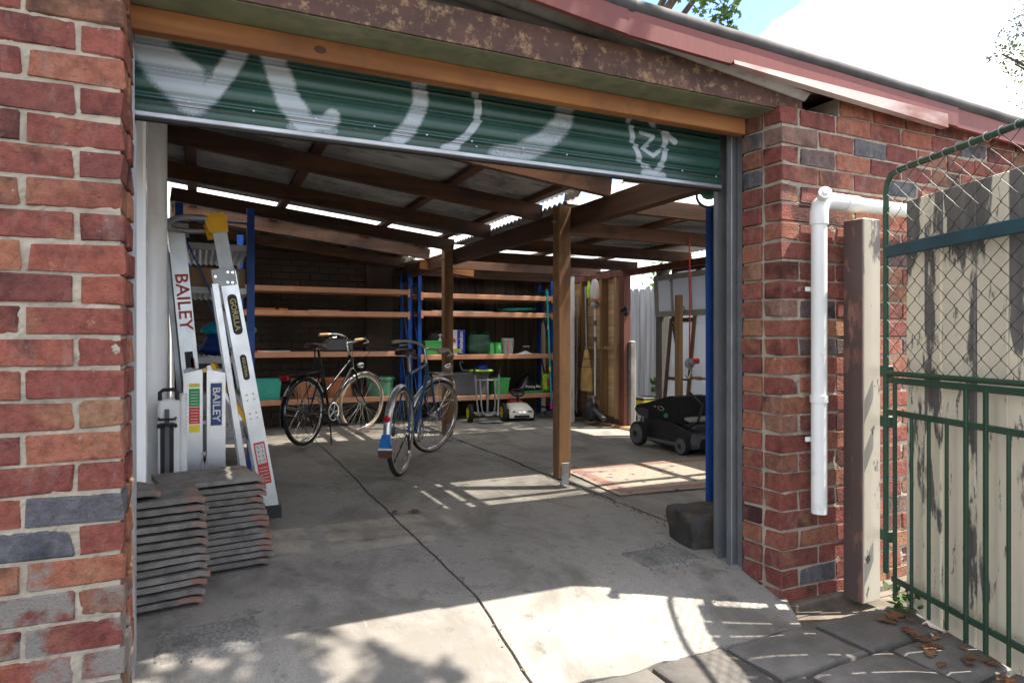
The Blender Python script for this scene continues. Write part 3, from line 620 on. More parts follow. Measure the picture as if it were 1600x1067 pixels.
# ---------------------------------------------------------------- trees
def leafpoly(kind, s):
    if kind == 'oak':
        pts = [(0, 0), (.18, .12), (.1, .25), (.34, .42), (.16, .52), (.3, .75), (.1, .8), (0, 1.0)]
        pts = pts + [(-x, y) for x, y in pts[-2:0:-1]]
    else: pts = [(0, 0), (.2, .3), (.22, .6), (0, 1), (-.22, .6), (-.2, .3)]
    return [(x * s, y * s, 0) for x, y in pts]
def tree(name, label, base, tips, clumps, kind, ls, mt, trunk_r):
    th = thing(name, label, 'tree', base)
    b = Vector(base); g = MB(); fork = Vector((base[0], base[1], base[2] + trunk_r * 22)) - b
    g.tube([(0, 0, -.1), (.03, .02, fork.z * .5), tuple(fork)], [trunk_r * 1.3, trunk_r, trunk_r * .85], 10)
    for c, r in tips:
        c = Vector(c) - b; mid = (fork + c) / 2 + Vector((rnd.uniform(-.2, .2), rnd.uniform(-.2, .2), .3)); g.tube([tuple(fork), tuple(mid), tuple(c)], [trunk_r * .6, trunk_r * .35, .012], 6)
    g.ob('trunk', 'bark', th, 60)
    g = MB(); lp = leafpoly(kind, ls); tw = MB()
    for c, r, n in clumps:
        c = Vector(c) - b
        for _ in range(n):
            while True:
                q = Vector((rnd.uniform(-1, 1), rnd.uniform(-1, 1), rnd.uniform(-1, 1)))
                if q.length < 1: break
            rr = r if isinstance(r, tuple) else (r, r, r); p = c + Vector((q.x * rr[0], q.y * rr[1], q.z * rr[2]))
            s = rnd.uniform(.7, 1.2); g.add([(x * s, y * s, .25 * ls * (abs(x) / ls) ** 2 if False else 0) for x, y, _z in lp], [tuple(range(len(lp)))], X(rnd.uniform(-1.2, 1.2), rnd.uniform(-1.2, 1.2), rnd.uniform(0, 6.3), p))
            if rnd.random() < .1: tw.tube([tuple(c + (p - c) * .3), tuple(p)], .004, 4)
    tw.ob('twigs', 'bark', th, kind='stuff')
    g.ob('crown', mt, th)
def rayp(px, py, s):
    r = (px - CX_) / F_; return ((C_ * r + S_) * s, (-S_ * r + C_) * s, 1.16 - (py - CY_) / F_ * s)
# overhanging oak beyond the roof
A = [rayp(px, py, 8.2) for px, py in ((1095, 2), (1130, 22), (1140, 40), (1115, 12), (1150, -8), (1080, -10))]
cl = [(A[0], .20, 26), (A[1], .19, 34), (A[2], .13, 18), (A[3], .2, 30), (A[4], .22, 26), (A[5], .2, 16)] + [(rayp(1120 + rnd.uniform(-160, 200), -90 - rnd.uniform(0, 230), 8.2 + rnd.uniform(-.6, 1.2)), .5, 90) for _ in range(16)]
tree('oak_tree', 'oak with lobed leaves hanging over the middle of the roof', (5.75, 9.9, -.03), [(c, .5) for c, _, _ in cl[8:14]], cl, 'oak', .125, 'leaf', .16)
Bc = [rayp(px, py, 10.5) for px, py in ((1590, 40), (1598, 75), (1565, 85), (1585, 100), (1604, 20), (1575, 65), (1600, 108))]
cl = [(c, .22, 75) for c in Bc] + [(rayp(1690 + rnd.uniform(-60, 160), 40 + rnd.uniform(-150, 110), 10.5 + rnd.uniform(-.8, 1.4)), .55, 140) for _ in range(18)]
tree('small_leaved_tree', 'small leaved tree rising beyond the chain link gate', (13.0, 4.0, -.03), [(c, .2) for c in Bc[2:5]] + [(c, .5) for c, _, _ in cl[8:14]], cl, 'leaf', .06, 'leaf_dark', .14)
# tree over the lane that dapples the apron
def up(u, v, h): return (u + .5 * h, v - .2 * h, h)
cl = []
for i in range(210):
    u = rnd.uniform(-1.1, -.10); z = rnd.uniform(-.1, 2.25); h = rnd.uniform(4.4, 6.4)
    cl.append(((u + .5 * (h - z), 2.10 - .2 * (h - z), h), .16, 18))
for i in range(85):
    u = rnd.uniform(-1.2, .70); v = rnd.uniform(1.2, 2.5)
    if v > 2.28 and u > .45: continue
    cl.append((up(u, v, rnd.uniform(4.6, 6.4)), .17, 17))
for u, v in ((.55, 2.2), (.62, 2.05), (.75, 1.95), (.66, 2.12)): cl.append((up(u, v, 5.0), .10, 16))
tree('lane_tree', 'leafy tree overhanging the lane and dappling the concrete', (4.6, -2.4, -.03), [(c, .5) for c, _, _ in cl[::9]], cl, 'oak', .13, 'leaf', .17)
# bush beyond the fence
tree('green_bush', 'bright green bush showing over the grey paling fence', (7.3, 9.0, -.03), [((7.3, 9.0, 1.6), .2)], [((7.2 + rnd.uniform(-.4, .4), 9 + rnd.uniform(-.9, .9), 1.75 + rnd.uniform(-.5, .45)), .42, 130) for _ in range(10)], 'leaf', .09, 'leaf', .05)
# ================================================================ OBJECTS
# ---------------------------------------------------------------- downpipe
dp = thing('downpipe', 'white plastic downpipe with elbow fixed to the brick wall', 'pipe', (2.455, 2.055, 0))
MB().tube([(0, 0, .40), (0, 0, 1.70)], .033, 20).ob('pipe', 'pvc', dp, 60)
g = MB(); g.tube([(0, 0, 1.66), (0, 0, 1.71), (.008, 0, 1.745), (.035, 0, 1.765), (.07, 0, 1.768), (.14, 0, 1.768)], .0385, 20); g.ob('elbow', 'pvc', dp, 60)
MB().tube([(.10, 0, 1.768), (.95, 0.01, 1.772)], .033, 18).ob('pipe', 'pvc', dp, 60)
MB().tube([(.16, 0, 1.768), (.24, 0, 1.769)], .0375, 18).ob('collar', 'pvc', dp, 60)
MB().lathe([(.0375, .885), (.0375, .915)], 20).ob('collar', 'pvc', dp, 40)
g = MB(); mt = X(R(75), 0, R(-35), (-.005, -.02, 1.775)); g.lathe([(.022, 0), (.022, .035), (.028, .035), (.028, .05)], 12, mt); g.lathe([(.014, .05), (.014, .06)], 6, mt); g.ob('inspection_plug', 'pvc', dp, 40)
for z in (.72, 1.38): MB().box((0, .034, z), (.085, .012, .02), .002).ob('bracket', 'pvc', dp)
# ---------------------------------------------------------------- gate post
gp = thing('gate_post', 'square timber gate post with peeling brown and cream paint', 'post', (2.70, 2.03, 0))
MB().box((0, 0, .845), (.115, .098, 1.70), .006).ob('post', 'peel_post', gp)
MB().box((-.0605, 0, .845), (.008, .094, 1.69), .002).ob('face_board', 'peel_brown', gp)
# ---------------------------------------------------------------- chain link gate, swung out into the lane
GD = Vector((-.343, -.939, 0)); GN = Vector((.939, -.343, 0))
gt = thing('chain_link_gate', 'green steel gate with chain link top and vertical bars', 'gate', (2.72, 1.93, 0)); gt.rotation_euler[2] = math.atan2(GD.y, GD.x)
GL = 1.15                                   # gate runs along local +x, its back is local -y... (+u side)
g = MB(); g.tube([(0, 0, .14), (0, 0, 1.80), (.012, 0, 1.845), (.04, 0, 1.872), (.08, 0, 1.878), (GL - .06, 0, 1.878), (GL, 0, 1.82), (GL, 0, .05)], .0125, 12); g.ob('frame', 'gate_green', gt, 60)
g = MB(); g.bar((0, .0, 1.54), (GL, .0, 1.54), .02, .052, bev=.004); g.ob('rail', 'rail_teal', gt)
g = MB(); g.tube([(0, 0, 1.012), (GL, 0, 1.012)], .011, 10); g.ob('rail', 'gate_green', gt, 60)
g = MB(); g.bar((0, 0, .983), (GL, 0, .983), .012, .026, bev=.002); g.ob('rail', 'gate_green', gt)
g = MB(); g.bar((0, 0, .845), (GL, 0, .845), .012, .024, bev=.002); g.ob('rail', 'gate_green', gt)
g = MB(); g.bar((0.04, 0, .13), (GL, 0, .13), .012, .024, bev=.002); g.ob('rail', 'gate_green', gt)
b1 = MB().box((0, 0, 0), (.0135, .010, .80), .002).mesh('bar', 'gate_green'); b2 = MB().box((0, 0, 0), (.017, .012, .94), .002).mesh('bar', 'gate_green')
def gx(px):                                  # distance along the gate of a picture column
    lo, hi = 0, 1.2
    for _ in range(40):
        m_ = (lo + hi) / 2; p = Vector((2.72, 1.93, 0)) + GD * m_; x = C_ * p.x - S_ * p.y; d = S_ * p.x + C_ * p.y
        if CX_ + F_ * x / d < px: lo = m_
        else: hi = m_
    return lo
for px, big in ((1399, 1), (1425, 0), (1452, 0), (1480, 0), (1510, 1), (1541, 1), (1577, 0), (1612, 0), (1650, 0)):
    x = gx(px); link('bar', b2 if big else b1, gt, (x, -.002, .51 if big else .445))
pw, ph = .043, .078; g = MB(); n = 11; pts = []
for i in range(2 * n + 1): pts.append(((pw / 2 if i % 2 else -pw / 2) * .93, .004 if i % 2 else -.004, i * ph / 2))
g.tube(pts, .0017, 5); wm = g.mesh('wire', 'wire', 60)
for i in range(int(GL / pw)):
    o = link('wire', wm, gt, (.03 + i * pw, 0, 1.012)); o.rotation_euler[2] = math.pi * (i % 2)
tie = MB().lathe([(.0175, -.003), (.0185, 0), (.0175, .003)], 10, X(0, R(90)), False).mesh('wire_tie', 'galv', 60)
for i in range(15): link('wire_tie', tie, gt, (.09 + i * .066, 0, 1.878))
for z in (.80, .30, 1.02): MB().box((-.012, .012, z), (.06, .03, .05), .004).ob('hinge', 'gate_green', gt)
# boards leaning behind the gate
bd = thing('painted_board_panel', 'tall boards with peeling cream paint standing behind the chain link gate', 'fence panel', (2.72, 1.93, 0)); bd.rotation_euler[2] = gt.rotation_euler[2]
bx = .05
for w in (.115, .10, .17, .145, .15, .15, .16, .15):
    MB().box((bx + w / 2, .062 + rnd.uniform(-.004, .004), .88), (w - .006, .02, 1.745 + rnd.uniform(-.004, .004)), .003).ob('board', 'peel_cream', bd); bx += w
for z in (.22, 1.2): MB().box((.62, .092, z), (1.15, .035, .09), .004).ob('rail', 'rough_grey', bd)
# ---------------------------------------------------------------- stacks of roof tiles
def tilemesh(sd_):
    L_, D_ = .42, .33; nx, ny = 12, 10; vs = []; fs = []
    def top(x, y): return .012 + .003 * math.cos(y / D_ * 4 * math.pi) + (-.008 if x > L_ / 2 - .035 else 0) + .0025 * nz1(x * 30, y * 30, sd_)
    for lay in (0, 1):
        for j in range(ny + 1):
            for i in range(nx + 1):
                x = (i / nx - .5) * L_; y = (j / ny - .5) * D_; t_ = top(x, y)
                if i in (0, nx) or j in (0, ny): t_ -= .003
                ex = .004 * nz1(x * 9, y * 17, sd_ + 5) if (i in (0, nx) or j in (0, ny)) else 0
                if i == nx: ex -= .012 * max(0, nz1(y * 12, sd_, 3))
                vs.append((x + ex, y + ex * .8, t_ if lay else t_ - .021 ))
    w = nx + 1; q = w * (ny + 1)
    for j in range(ny):
        for i in range(nx):
            a = j * w + i; fs += [(a, a + w, a + w + 1, a + 1), (q + a, q + a + 1, q + a + w + 1, q + a + w)]
    b = [i for i in range(w)] + [j * w + nx for j in range(1, ny + 1)] + [ny * w + i for i in range(nx - 1, -1, -1)] + [j * w for j in range(ny - 1, 0, -1)]
    fs += [(b[k], b[(k + 1) % len(b)], q + b[(k + 1) % len(b)], q + b[k]) for k in range(len(b))]
    return MB().add(vs, fs).mesh('roof_tile', 'tile', 35)
ORD = 'lowest second third fourth fifth sixth seventh eighth ninth tenth eleventh twelfth thirteenth'.split()
TM = [tilemesh(k * 3.7) for k in range(7)]
def stack(n, cx, cy, rz, pit, lean, label, group, tops):
    for i in range(n):
        o = link('roof_tile', rnd.choice(TM), None, (cx + lean * i + rnd.uniform(-.014, .014), cy + rnd.uniform(-.008, .008), FZ + .032 + i * pit), rz + rnd.uniform(-.04, .04), ORD[i] + (' concrete roof tile ' if i == 0 else ' concrete roof tile up ') + label, 'roof tile', group)
        o.rotation_euler[0] = rnd.uniform(-.006, .012); o.rotation_euler[1] = rnd.uniform(-.012, .004)
    for dx, dy, dz, lb in tops:
        link('roof_tile', rnd.choice(TM), None, (cx + dx, cy + dy, FZ + .034 + n * pit + dz), rz + .1, lb, 'roof tile', group)
stack(13, -.205, 3.02, R(9), .0325, .0, 'in the stack touching the brick wall end', 'roof tiles stacked by the brick wall', [(-.17, -.03, .006, 'small uppermost roof tile lying on the stack touching the brick wall end')])
stack(13, .085, 3.40, R(6), .0285, -.003, 'in the stack standing below the folded ladders', 'roof tiles stacked below the ladders', [(-.045, -.01, .004, 'topmost brown edged roof tile on the stack below the folded ladders')])
# ---------------------------------------------------------------- ladders
def channel(g, a, b, w, d, face, t_=.004):  # C-section stile: web faces -face
    a, b = Vector(a), Vector(b); x = (b - a).normalized(); f = Vector(face); f = (f - x * f.dot(x)).normalized(); s = x.cross(f)
    g.bar(a, b, w, t_, up=f)
    for k in (-1, 1): g.bar(a + s * k * (w / 2 - t_ / 2) + f * (d / 2 + t_ / 2), b + s * k * (w / 2 - t_ / 2) + f * (d / 2 + t_ / 2), t_, d, up=f)
def decal(parent, name, mt, o, xdir, ydir, w, h, off, rad=0):
    g = MB()
    if rad:
        pts = []
        for cx, cy, a0 in ((w / 2 - rad, h / 2 - rad, 0), (-w / 2 + rad, h / 2 - rad, 90), (-w / 2 + rad, -h / 2 + rad, 180), (w / 2 - rad, -h / 2 + rad, 270)):
            for k in range(5): a = R(a0 + k * 22.5); pts.append((cx + rad * math.cos(a), cy + rad * math.sin(a)))
    else: pts = [(-w / 2, -h / 2), (w / 2, -h / 2), (w / 2, h / 2), (-w / 2, h / 2)]
    g.prism(pts, .0006, frame(o, xdir, ydir) @ Matrix.Translation((0, 0, off))); return g.ob(name, mt, parent)
# tall step ladder against the cladding
l1 = thing('tall_step_ladder', 'tall folded aluminium step ladder with red lettering against the white wall', 'ladder', (0, 0, 0))
A_, B_ = Vector((.035, 4.45, FZ)), Vector((-.125, 4.45, 1.85)); d = (B_ - A_).normalized(); s = Vector((d.z, 0, -d.x))
g = MB(); channel(g, A_, B_, .092, .03, (0, 1, 0)); fs_ = g.ob('stile', 'alu', l1)
g = MB(); channel(g, A_ + Vector((0, .42, 0)), B_ + Vector((0, .36, 0)), .092, .03, (0, -1, 0)); g.ob('stile', 'alu', l1)
for dy, k in ((.03, 0), (.40, 1)):
    g = MB(); g.bar(A_ + s * -.075 + Vector((0, dy, 0)), B_ + s * -.065 + d * -.12 + Vector((0, dy, 0)), .03, .025, up=(0, 1, 0), bev=.003); g.ob('rear_leg', 'alu_dull', l1)
for i in range(6):
    p = A_ + d * (.25 + i * .26); MB().box((p.x, p.y + .2, p.z), (.085, .38, .025), .003).ob('tread', 'alu_dull', l1)
MB().box((B_.x + .01, B_.y + .19, B_.z - .01), (.12, .42, .03), .004).ob('top_cap', 'alu_dull', l1)
q = A_ + d * 1.28 + Vector((0, -.0025, 0)); text('BAILEY', .10, 'sticker_red', l1, frame(q, -d, s), .014, sx=1.12)
q = A_ + d * .93 + Vector((0, -.0025, 0)); decal(l1, 'sticker', 'black', q, -d, s, .10, .045, .0)
q = A_ + d * .84 + s * .018 + Vector((0, -.0025, 0)); decal(l1, 'sticker', 'pink_text', q, -d, s, .20, .022, .0)
q = A_ + d * .76 - s * .012 + Vector((0, -.0025, 0)); text('100', .04, 'black', l1, frame(q, -d, s), .008)
# platform ladder with looped handrail
l2 = thing('platform_ladder', 'folded platform ladder with yellow caps and looped grey handrail', 'ladder', (0, 0, 0))
A_, B_ = Vector((.395, 4.15, FZ)), Vector((.095, 4.15, 1.86)); d = (B_ - A_).normalized(); s = Vector((d.z, 0, -d.x))
g = MB(); channel(g, A_, A_ + d * 1.46, .092, .032, (0, 1, 0)); g.ob('stile', 'alu', l2)
g = MB(); g.bar(A_ + d * 1.40 + Vector((0, .008, 0)), A_ + d * 1.70 + Vector((0, .008, 0)), .075, .012, up=(0, 1, 0)); g.ob('handrail_post', 'alu_dull', l2)
g = MB(); channel(g, A_ + Vector((0, .46, 0)), A_ + Vector((0, .40, 0)) + d * 1.46, .092, .032, (0, -1, 0)); g.ob('stile', 'alu', l2)
for i in range(5):
    p = A_ + d * (.22 + i * .26) + s * -.01; MB().box((p.x, p.y + .225, p.z), (.09, .40, .028), .003).ob('tread', 'alu_dull', l2)
g = MB(); g.box((0, 0, 0), (.125, .006, .10), .001, Matrix.Rotation(-.16, 4, 'Y')); o = g.ob('hinge_plate', 'galv', l2, loc=A_ + d * 1.43 + s * -.022 + Vector((0, -.006, 0)))
for dx, dz in ((-.045, .0), (.02, .028), (.045, .028), (.02, -.03), (.045, -.03)): MB().lathe([(.007, 0), (.007, .004)], 10, X(R(90), 0, 0, (dx, -.003, dz))).ob('rivet', 'chrome', o)
for k, (dy, w) in enumerate(((-.002, .036), (.40, .036))):
    g = MB(); g.bar(A_ + s * -.115 + d * .02 + Vector((0, dy, 0)), A_ + d * 1.40 + s * -.075 + Vector((0, dy, 0)), w, .03, up=(0, 1, 0), bev=.002); g.ob('rear_leg', 'alu', l2)
g = MB(); g.bar(A_ + d * .95 + s * -.17 + Vector((0, .03, 0)), A_ + d * .45 + s * .0 + Vector((0, .03, 0)), .022, .03, up=(0, 1, 0)); g.ob('platform_arm', 'yellow', l2)
g = MB(); g.bar(A_ + d * .95 + s * -.15 + Vector((0, .33, 0)), A_ + d * .45 + s * .0 + Vector((0, .33, 0)), .022, .03, up=(0, 1, 0)); g.ob('platform_arm', 'yellow', l2)
g = MB(); g.bar(A_ + d * .945 + s * -.185 + Vector((0, .022, 0)), A_ + d * .6 + s * -.065 + Vector((0, .022, 0)), .03, .012, up=(0, 1, 0)); g.ob('platform_edge', 'alu', l2)
T_ = A_ + d * 1.74
g = MB(); g.prism([(-.052, -.055), (.045, -.055), (.05, .03), (.038, .055), (-.062, .055), (-.066, .0)], .03, frame(T_ + Vector((0, .02, 0)), s, d)); g.ob('end_cap', 'yellow', l2)
g = MB(); g.prism([(-.03, -.06), (.02, -.06), (.02, .03), (-.04, .03)], .03, frame(T_ + Vector((-.03, .30, 0)), s, d)); g.ob('end_cap', 'yellow', l2)
g = MB(); tl_ = T_ + s * -.05 + d * .03; br_ = T_ + s * -.04 + Vector((-.02, .30, 0))
g.tube([tl_, tl_ + Vector((-.10, .0, .0)), tl_ + Vector((-.17, .03, -.012)), tl_ + Vector((-.205, .10, -.02)), tl_ + Vector((-.205, .2, -.03)), tl_ + Vector((-.17, .27, -.035)), tl_ + Vector((-.10, .30, -.035)), br_], .017, 10); g.ob('handrail', 'alu_dull', l2, 60)
g = MB(); g.box((0, 0, .035), (.105, .05, .075), .004); o = g.ob('rubber_foot', 'black', l2, loc=A_ + Vector((-.005, 0, 0)))
g = MB(); g.box((0, 0, .035), (.105, .05, .075), .004); g.ob('rubber_foot', 'black', l2, loc=A_ + Vector((-.005, .46, 0)))
fr = Vector((0, -.0022, 0))
q = A_ + d * 1.21 + fr; decal(l2, 'badge', 'black', q, -d, s, .235, .052, 0, .024); text('GORILLA', .042, 'gold_ink', l2, frame(q + Vector((0, -.001, 0)), -d, s), .012, sx=1.1)
q = A_ + d * .90 + fr; decal(l2, 'badge', 'black', q, -d, s, .15, .036, 0, .017); text('INDUSTRIAL', .021, 'gold_ink', l2, frame(q + Vector((0, -.001, 0)), -d, s), .01)
q = A_ + d * .33 + fr; decal(l2, 'sticker', 'sticker_red', q, -d, s, .25, .062, 0)
q = A_ + d * .385 + fr; decal(l2, 'sticker', 'paper', q + Vector((0, -.001, 0)), -d, s, .115, .048, 0)
for i in range(4):
    for j in (-1, 1): decal(l2, 'pictogram', 'black', A_ + d * (.345 + i * .027) + s * j * .011 + fr + Vector((0, -.0018, 0)), -d + s * (.6 if i % 2 else -.5), s, .013, .004, 0)
for i in range(5): decal(l2, 'print_line', 'paper', A_ + d * (.222 + i * .02) + fr + Vector((0, -.0012, 0)), -d, s, .003, .046, 0)
rv = MB().lathe([(.006, 0), (.006, .003), (.003, .005)], 8, X(R(90))).mesh('rivet', 'chrome')
for dd in (.74, .71, .63, .60):
    for ss in (-.018, .018): link('rivet', rv, l2, A_ + d * dd + s * ss + fr)
# small folded trestle ladder
l3 = thing('folding_trestle', 'short folded aluminium trestle with blue lettering and height chart sticker', 'trestle', (.03, 3.92, FZ))
for x in (-.056, .056):
    g = MB(); w = .092; hh = .89; sg = 1 if x > 0 else -1
    g.prism([(-w / 2, 0), (w / 2, 0), (w / 2, hh - (.022 if sg > 0 else 0)), (-w / 2, hh - (.022 if sg < 0 else 0))], .004, frame((x, -.0, 0), (1, 0, 0), (0, 0, 1)))
    for e in (-1, 1): g.box((x + e * (w / 2 - .002), .018, hh / 2 - .012), (.004, .034, hh - .024))
    g.ob('stile', 'alu', l3)
    g = MB(); g.box((x, .30, hh / 2), (w, .03, hh - .02), .003); g.ob('stile', 'alu_dull', l3)
for z in (.3, .6): MB().box((0, .16, z), (.20, .25, .025), .003).ob('tread', 'alu_dull', l3)
for s_ in (-1, 1):
    g = MB(); g.bar((.0, -.012, .42), (s_ * .075, -.012, .10), .018, .004, up=(0, 1, 0)); g.ob('stay', 'galv', l3)
MB().lathe([(.012, -.018), (.012, .004)], 10, X(R(90), 0, 0, (-.005, -.01, .44))).ob('hinge_pin', 'galv', l3)
MB().lathe([(.012, 0), (.012, .03)], 10, X(R(90), 0, 0, (.0, 0, .885))).ob('hinge_pin', 'brass', l3)
o = (.056, -.0048, .70); decal(l3, 'sticker', 'paper', o, (0, 0, -1), (1, 0, 0), .235, .062, 0); decal(l3, 'sticker', 'navy', (.056, -.0056, .70), (0, 0, -1), (1, 0, 0), .225, .054, 0)
text('BAILEY', .052, 'paper', l3, frame((.056, -.0068, .70), (0, 0, -1), (1, 0, 0)), .018, sx=1.17)
for z, h, mt in ((.805, .02, 'sticker_yellow'), (.74, .095, 'sticker_green'), (.645, .09, 'sticker_red'), (.575, .04, 'sticker_yellow')): decal(l3, 'sticker', mt, (-.05, -.0048, z), (1, 0, 0), (0, 0, 1), .052, h, 0)
for i in range(11): decal(l3, 'print_line', 'paper', (-.05, -.006, .61 + i * .016), (1, 0, 0), (0, 0, 1), .034, .0025, 0)
for i in range(8): decal(l3, 'print_line', 'black', (-.088, -.0048, .62 + i * .02), (1, 0, 0), (0, 0, 1), .008, .004, 0)
# folded white table with a black handle
wt = thing('folded_plastic_table', 'white folded plastic table with black strap and handle beside the trestle', 'folding table', (-.135, 3.84, FZ))
g = MB(); g.box((-.005, .05, .37), (.10, .06, .74), .012); g.ob('shell', 'white_pl', wt)
g = MB(); g.box((.062, .10, .385), (.035, .14, .76), .01); g.ob('shell', 'white_pl', wt)
MB().box((-.012, .02, .455), (.062, .012, .32), .004).ob('recess', 'black', wt)
MB().box((-.012, .01, .36), (.022, .014, .66), .003).ob('strap', 'grey_tub', wt)
g = MB(); g.tube([(-.05, .01, .60), (-.05, -.012, .61), (-.04, -.02, .615), (.02, -.02, .615), (.028, -.012, .61), (.028, .01, .60)], .008, 8); g.tube([(-.05, .01, .645), (-.05, -.012, .64), (.028, -.012, .64), (.028, .01, .645)], .006, 8); g.ob('buckle', 'black', wt, 60)
g = MB(); g.tube([(-.045, .03, .735), (-.045, .03, .775), (-.03, .03, .788), (.02, .03, .79), (.035, .03, .775), (.035, .03, .735)], .01, 8); g.ob('handle', 'black', wt, 60)
MB().prism([(.012, .0), (.05, .0), (.05, .33), (.012, .27)], .03, X(R(90), 0, 0, (0, .028, 0))).ob('rib', 'white_pl', wt); MB().prism([(-.055, 0), (-.02, 0), (-.02, .13), (-.055, .17)], .03, X(R(90), 0, 0, (0, .028, 0))).ob('rib', 'white_pl', wt)
# ---------------------------------------------------------------- shelving
def upright(g, x, y, z1, w=.045):
    g.box((x, y, (FZ + z1) / 2), (w, .012, z1 - FZ)); g.box((x - w / 2 + .004, y + .018, (FZ + z1) / 2), (.008, .036, z1 - FZ))
def rack(label, u0, u1, v0, v1, zs, z1, beamlike=True):
    th = thing('shelving_rack', label, 'shelves', ((u0 + u1) / 2, v0, FZ)); o = Vector(((u0 + u1) / 2, v0, FZ))
    for x in (u0, u1):
        for y in (v0, v1):
            g = MB(); g.m = Matrix.Translation(-o); upright(g, x, y, z1); g.ob('upright', 'blue_steel', th)
        g = MB(); g.m = Matrix.Translation(-o)
        for a, b in ((.25, .95), (.95, 1.7)): g.bar((x, v0 + .02, a), (x, v1 - .02, b), .012, .025)
        for z in (.2, z1 - .12): g.bar((x, v0 + .02, z), (x, v1 - .02, z), .012, .025)
        g.ob('brace', 'blue_steel', th)
    for z in zs:
        sh = MB(); sh.m = Matrix.Translation(-o)
        sh.box(((u0 + u1) / 2, (v0 + v1) / 2, z + .012), (u1 - u0 - .05, v1 - v0 - .04, .016)); s_ = sh.ob('shelf', 'shelf_board', th)
        for y in (v0 - .018, v1 + .0):
            g = MB(); g.m = Matrix.Translation(-o); g.box(((u0 + u1) / 2, y, z), (u1 - u0 - .035, .026, .062), .004); g.ob('beam', 'shelf_beam', s_)
        for x in (u0 + .02, u1 - .02):
            g = MB(); g.m = Matrix.Translation(-o); g.box((x, v0 - .034, z - .01), (.03, .004, .10)); g.ob('beam_clip', 'shelf_beam', s_)
    return th
ZA = (.43, .98, 1.465, 1.745); ZBk = (.395, .93, 1.485, 1.715)
rack('blue and orange shelving rack in front of the dark brick wall', .42, 2.395, 8.08, 8.46, ZA, 2.02)
rack('blue and orange shelving rack in front of the dark palings', 2.525, 4.43, 8.08, 8.46, ZBk, 1.96)
ls_ = thing('steel_shelving', 'blue framed shelving with grey steel shelves along the white wall', 'shelves', (.1, 5.5, FZ)); o = Vector((.1, 5.5, FZ))
for x in (-.13, .365):
    for y in (5.5, 6.95): g = MB(); g.m = Matrix.Translation(-o); upright(g, x, y, 2.17, .055); g.ob('upright', 'blue_steel', ls_)
for y in (5.51, 6.96):
    g = MB(); g.m = Matrix.Translation(-o); g.bar((-.12, y, 2.05), (.35, y, 2.05), .012, .03, up=(0, 1, 0)); g.bar((-.13, y, 2.0), (.2, y, 1.25), .012, .03, up=(0, 1, 0)); g.bar((-.12, y, .18), (.35, y, .18), .012, .03, up=(0, 1, 0)); g.bar((.2, y, .9), (-.1, y, .25), .012, .03, up=(0, 1, 0)); g.ob('brace', 'blue_steel', ls_)
for z in (.38, 1.0, 1.53, 1.86):
    g = MB(); g.m = Matrix.Translation(-o); vs = []; n = 40
    for i in range(n + 1):
        for y in (5.53, 6.94): vs.append((-.12 + .46 * i / n, y, z + .012 * (1 if (i // 2) % 2 else 0)))
    g.add(vs, [(2 * i, 2 * i + 2, 2 * i + 3, 2 * i + 1) for i in range(n)]); sh = g.ob('shelf', 'grey_shelf', ls_)
    g = MB(); g.m = Matrix.Translation(-o); g.box((.11, 5.525, z), (.47, .008, .05), .002); g.box((.345, 6.23, z), (.008, 1.4, .05), .002); g.ob('lip', 'grey_shelf', sh)
# upright of the rack inside the front wall
fr_ = thing('perforated_rack', 'blue perforated rack frame standing inside the steel door guide', 'rack', (2.83, 3.13, FZ))
for y in (0, -.55):
    g = MB(); g.box((0, y, 1.0), (.05, .012, 2.0)); g.box((-.021, y + .02, 1.0), (.008, .04, 2.0)); up_ = g.ob('upright', 'blue_steel', fr_)
    hm = MB().box((0, 0, 0), (.008, .002, .014)).mesh('slot', 'paper')
    for i in range(26): link('slot', hm, up_, (.018, y - .0075, .08 + i * .075))
g = MB(); 
for z in (.3, 1.0, 1.8): g.bar((0, 0, z), (0, -.55, z), .012, .03)
g.ob('brace', 'blue_steel', fr_)
# ---------------------------------------------------------------- stone block
g = MB()
def stone_pt(nx_, ny_, nz_):
    l = (abs(nx_) ** 16 + abs(ny_) ** 16 + abs(nz_) ** 16) ** (-1 / 16); p = Vector((nx_ * l * .215, ny_ * l * .135, nz_ * l * .092)); q = p * 9
    return tuple(p + Vector((nz1(q.x, q.y, q.z), nz1(q.x + 9, q.y, q.z), nz1(q.x, q.y + 9, q.z) * .7)) * .018 + Vector((nz1(q.x * 4, q.y * 4, q.z * 4), nz1(q.x * 4 + 9, q.y * 4, q.z * 4), 0)) * .004)
g.grid(lambda a, b: stone_pt(math.cos(a * 2 * math.pi) * math.cos((b - .5) * math.pi * .999), math.sin(a * 2 * math.pi) * math.cos((b - .5) * math.pi * .999), math.sin((b - .5) * math.pi)), 48, 26)
g.ob('stone_block', 'dark_stone', None, 50, loc=(2.45, 2.70, FZ + .078), rz=-.2, label='dark bluestone block on the floor inside the steel door guide', cat='stone')
# ---------------------------------------------------------------- rug
g = MB(); g.grid(lambda a, b: ((a - .5) * 1.72, (b - .5) * 1.0, .010 + .004 * nz1(a * 3, b * 3)), 16, 12); g.box((0, 0, .003), (1.70, .98, .005)); g.ob('rug', 'rug', None, 40, loc=(3.44, 4.11, FZ + .003), rz=-.10, label='faded pink bordered rug lying on the concrete', cat='rug')
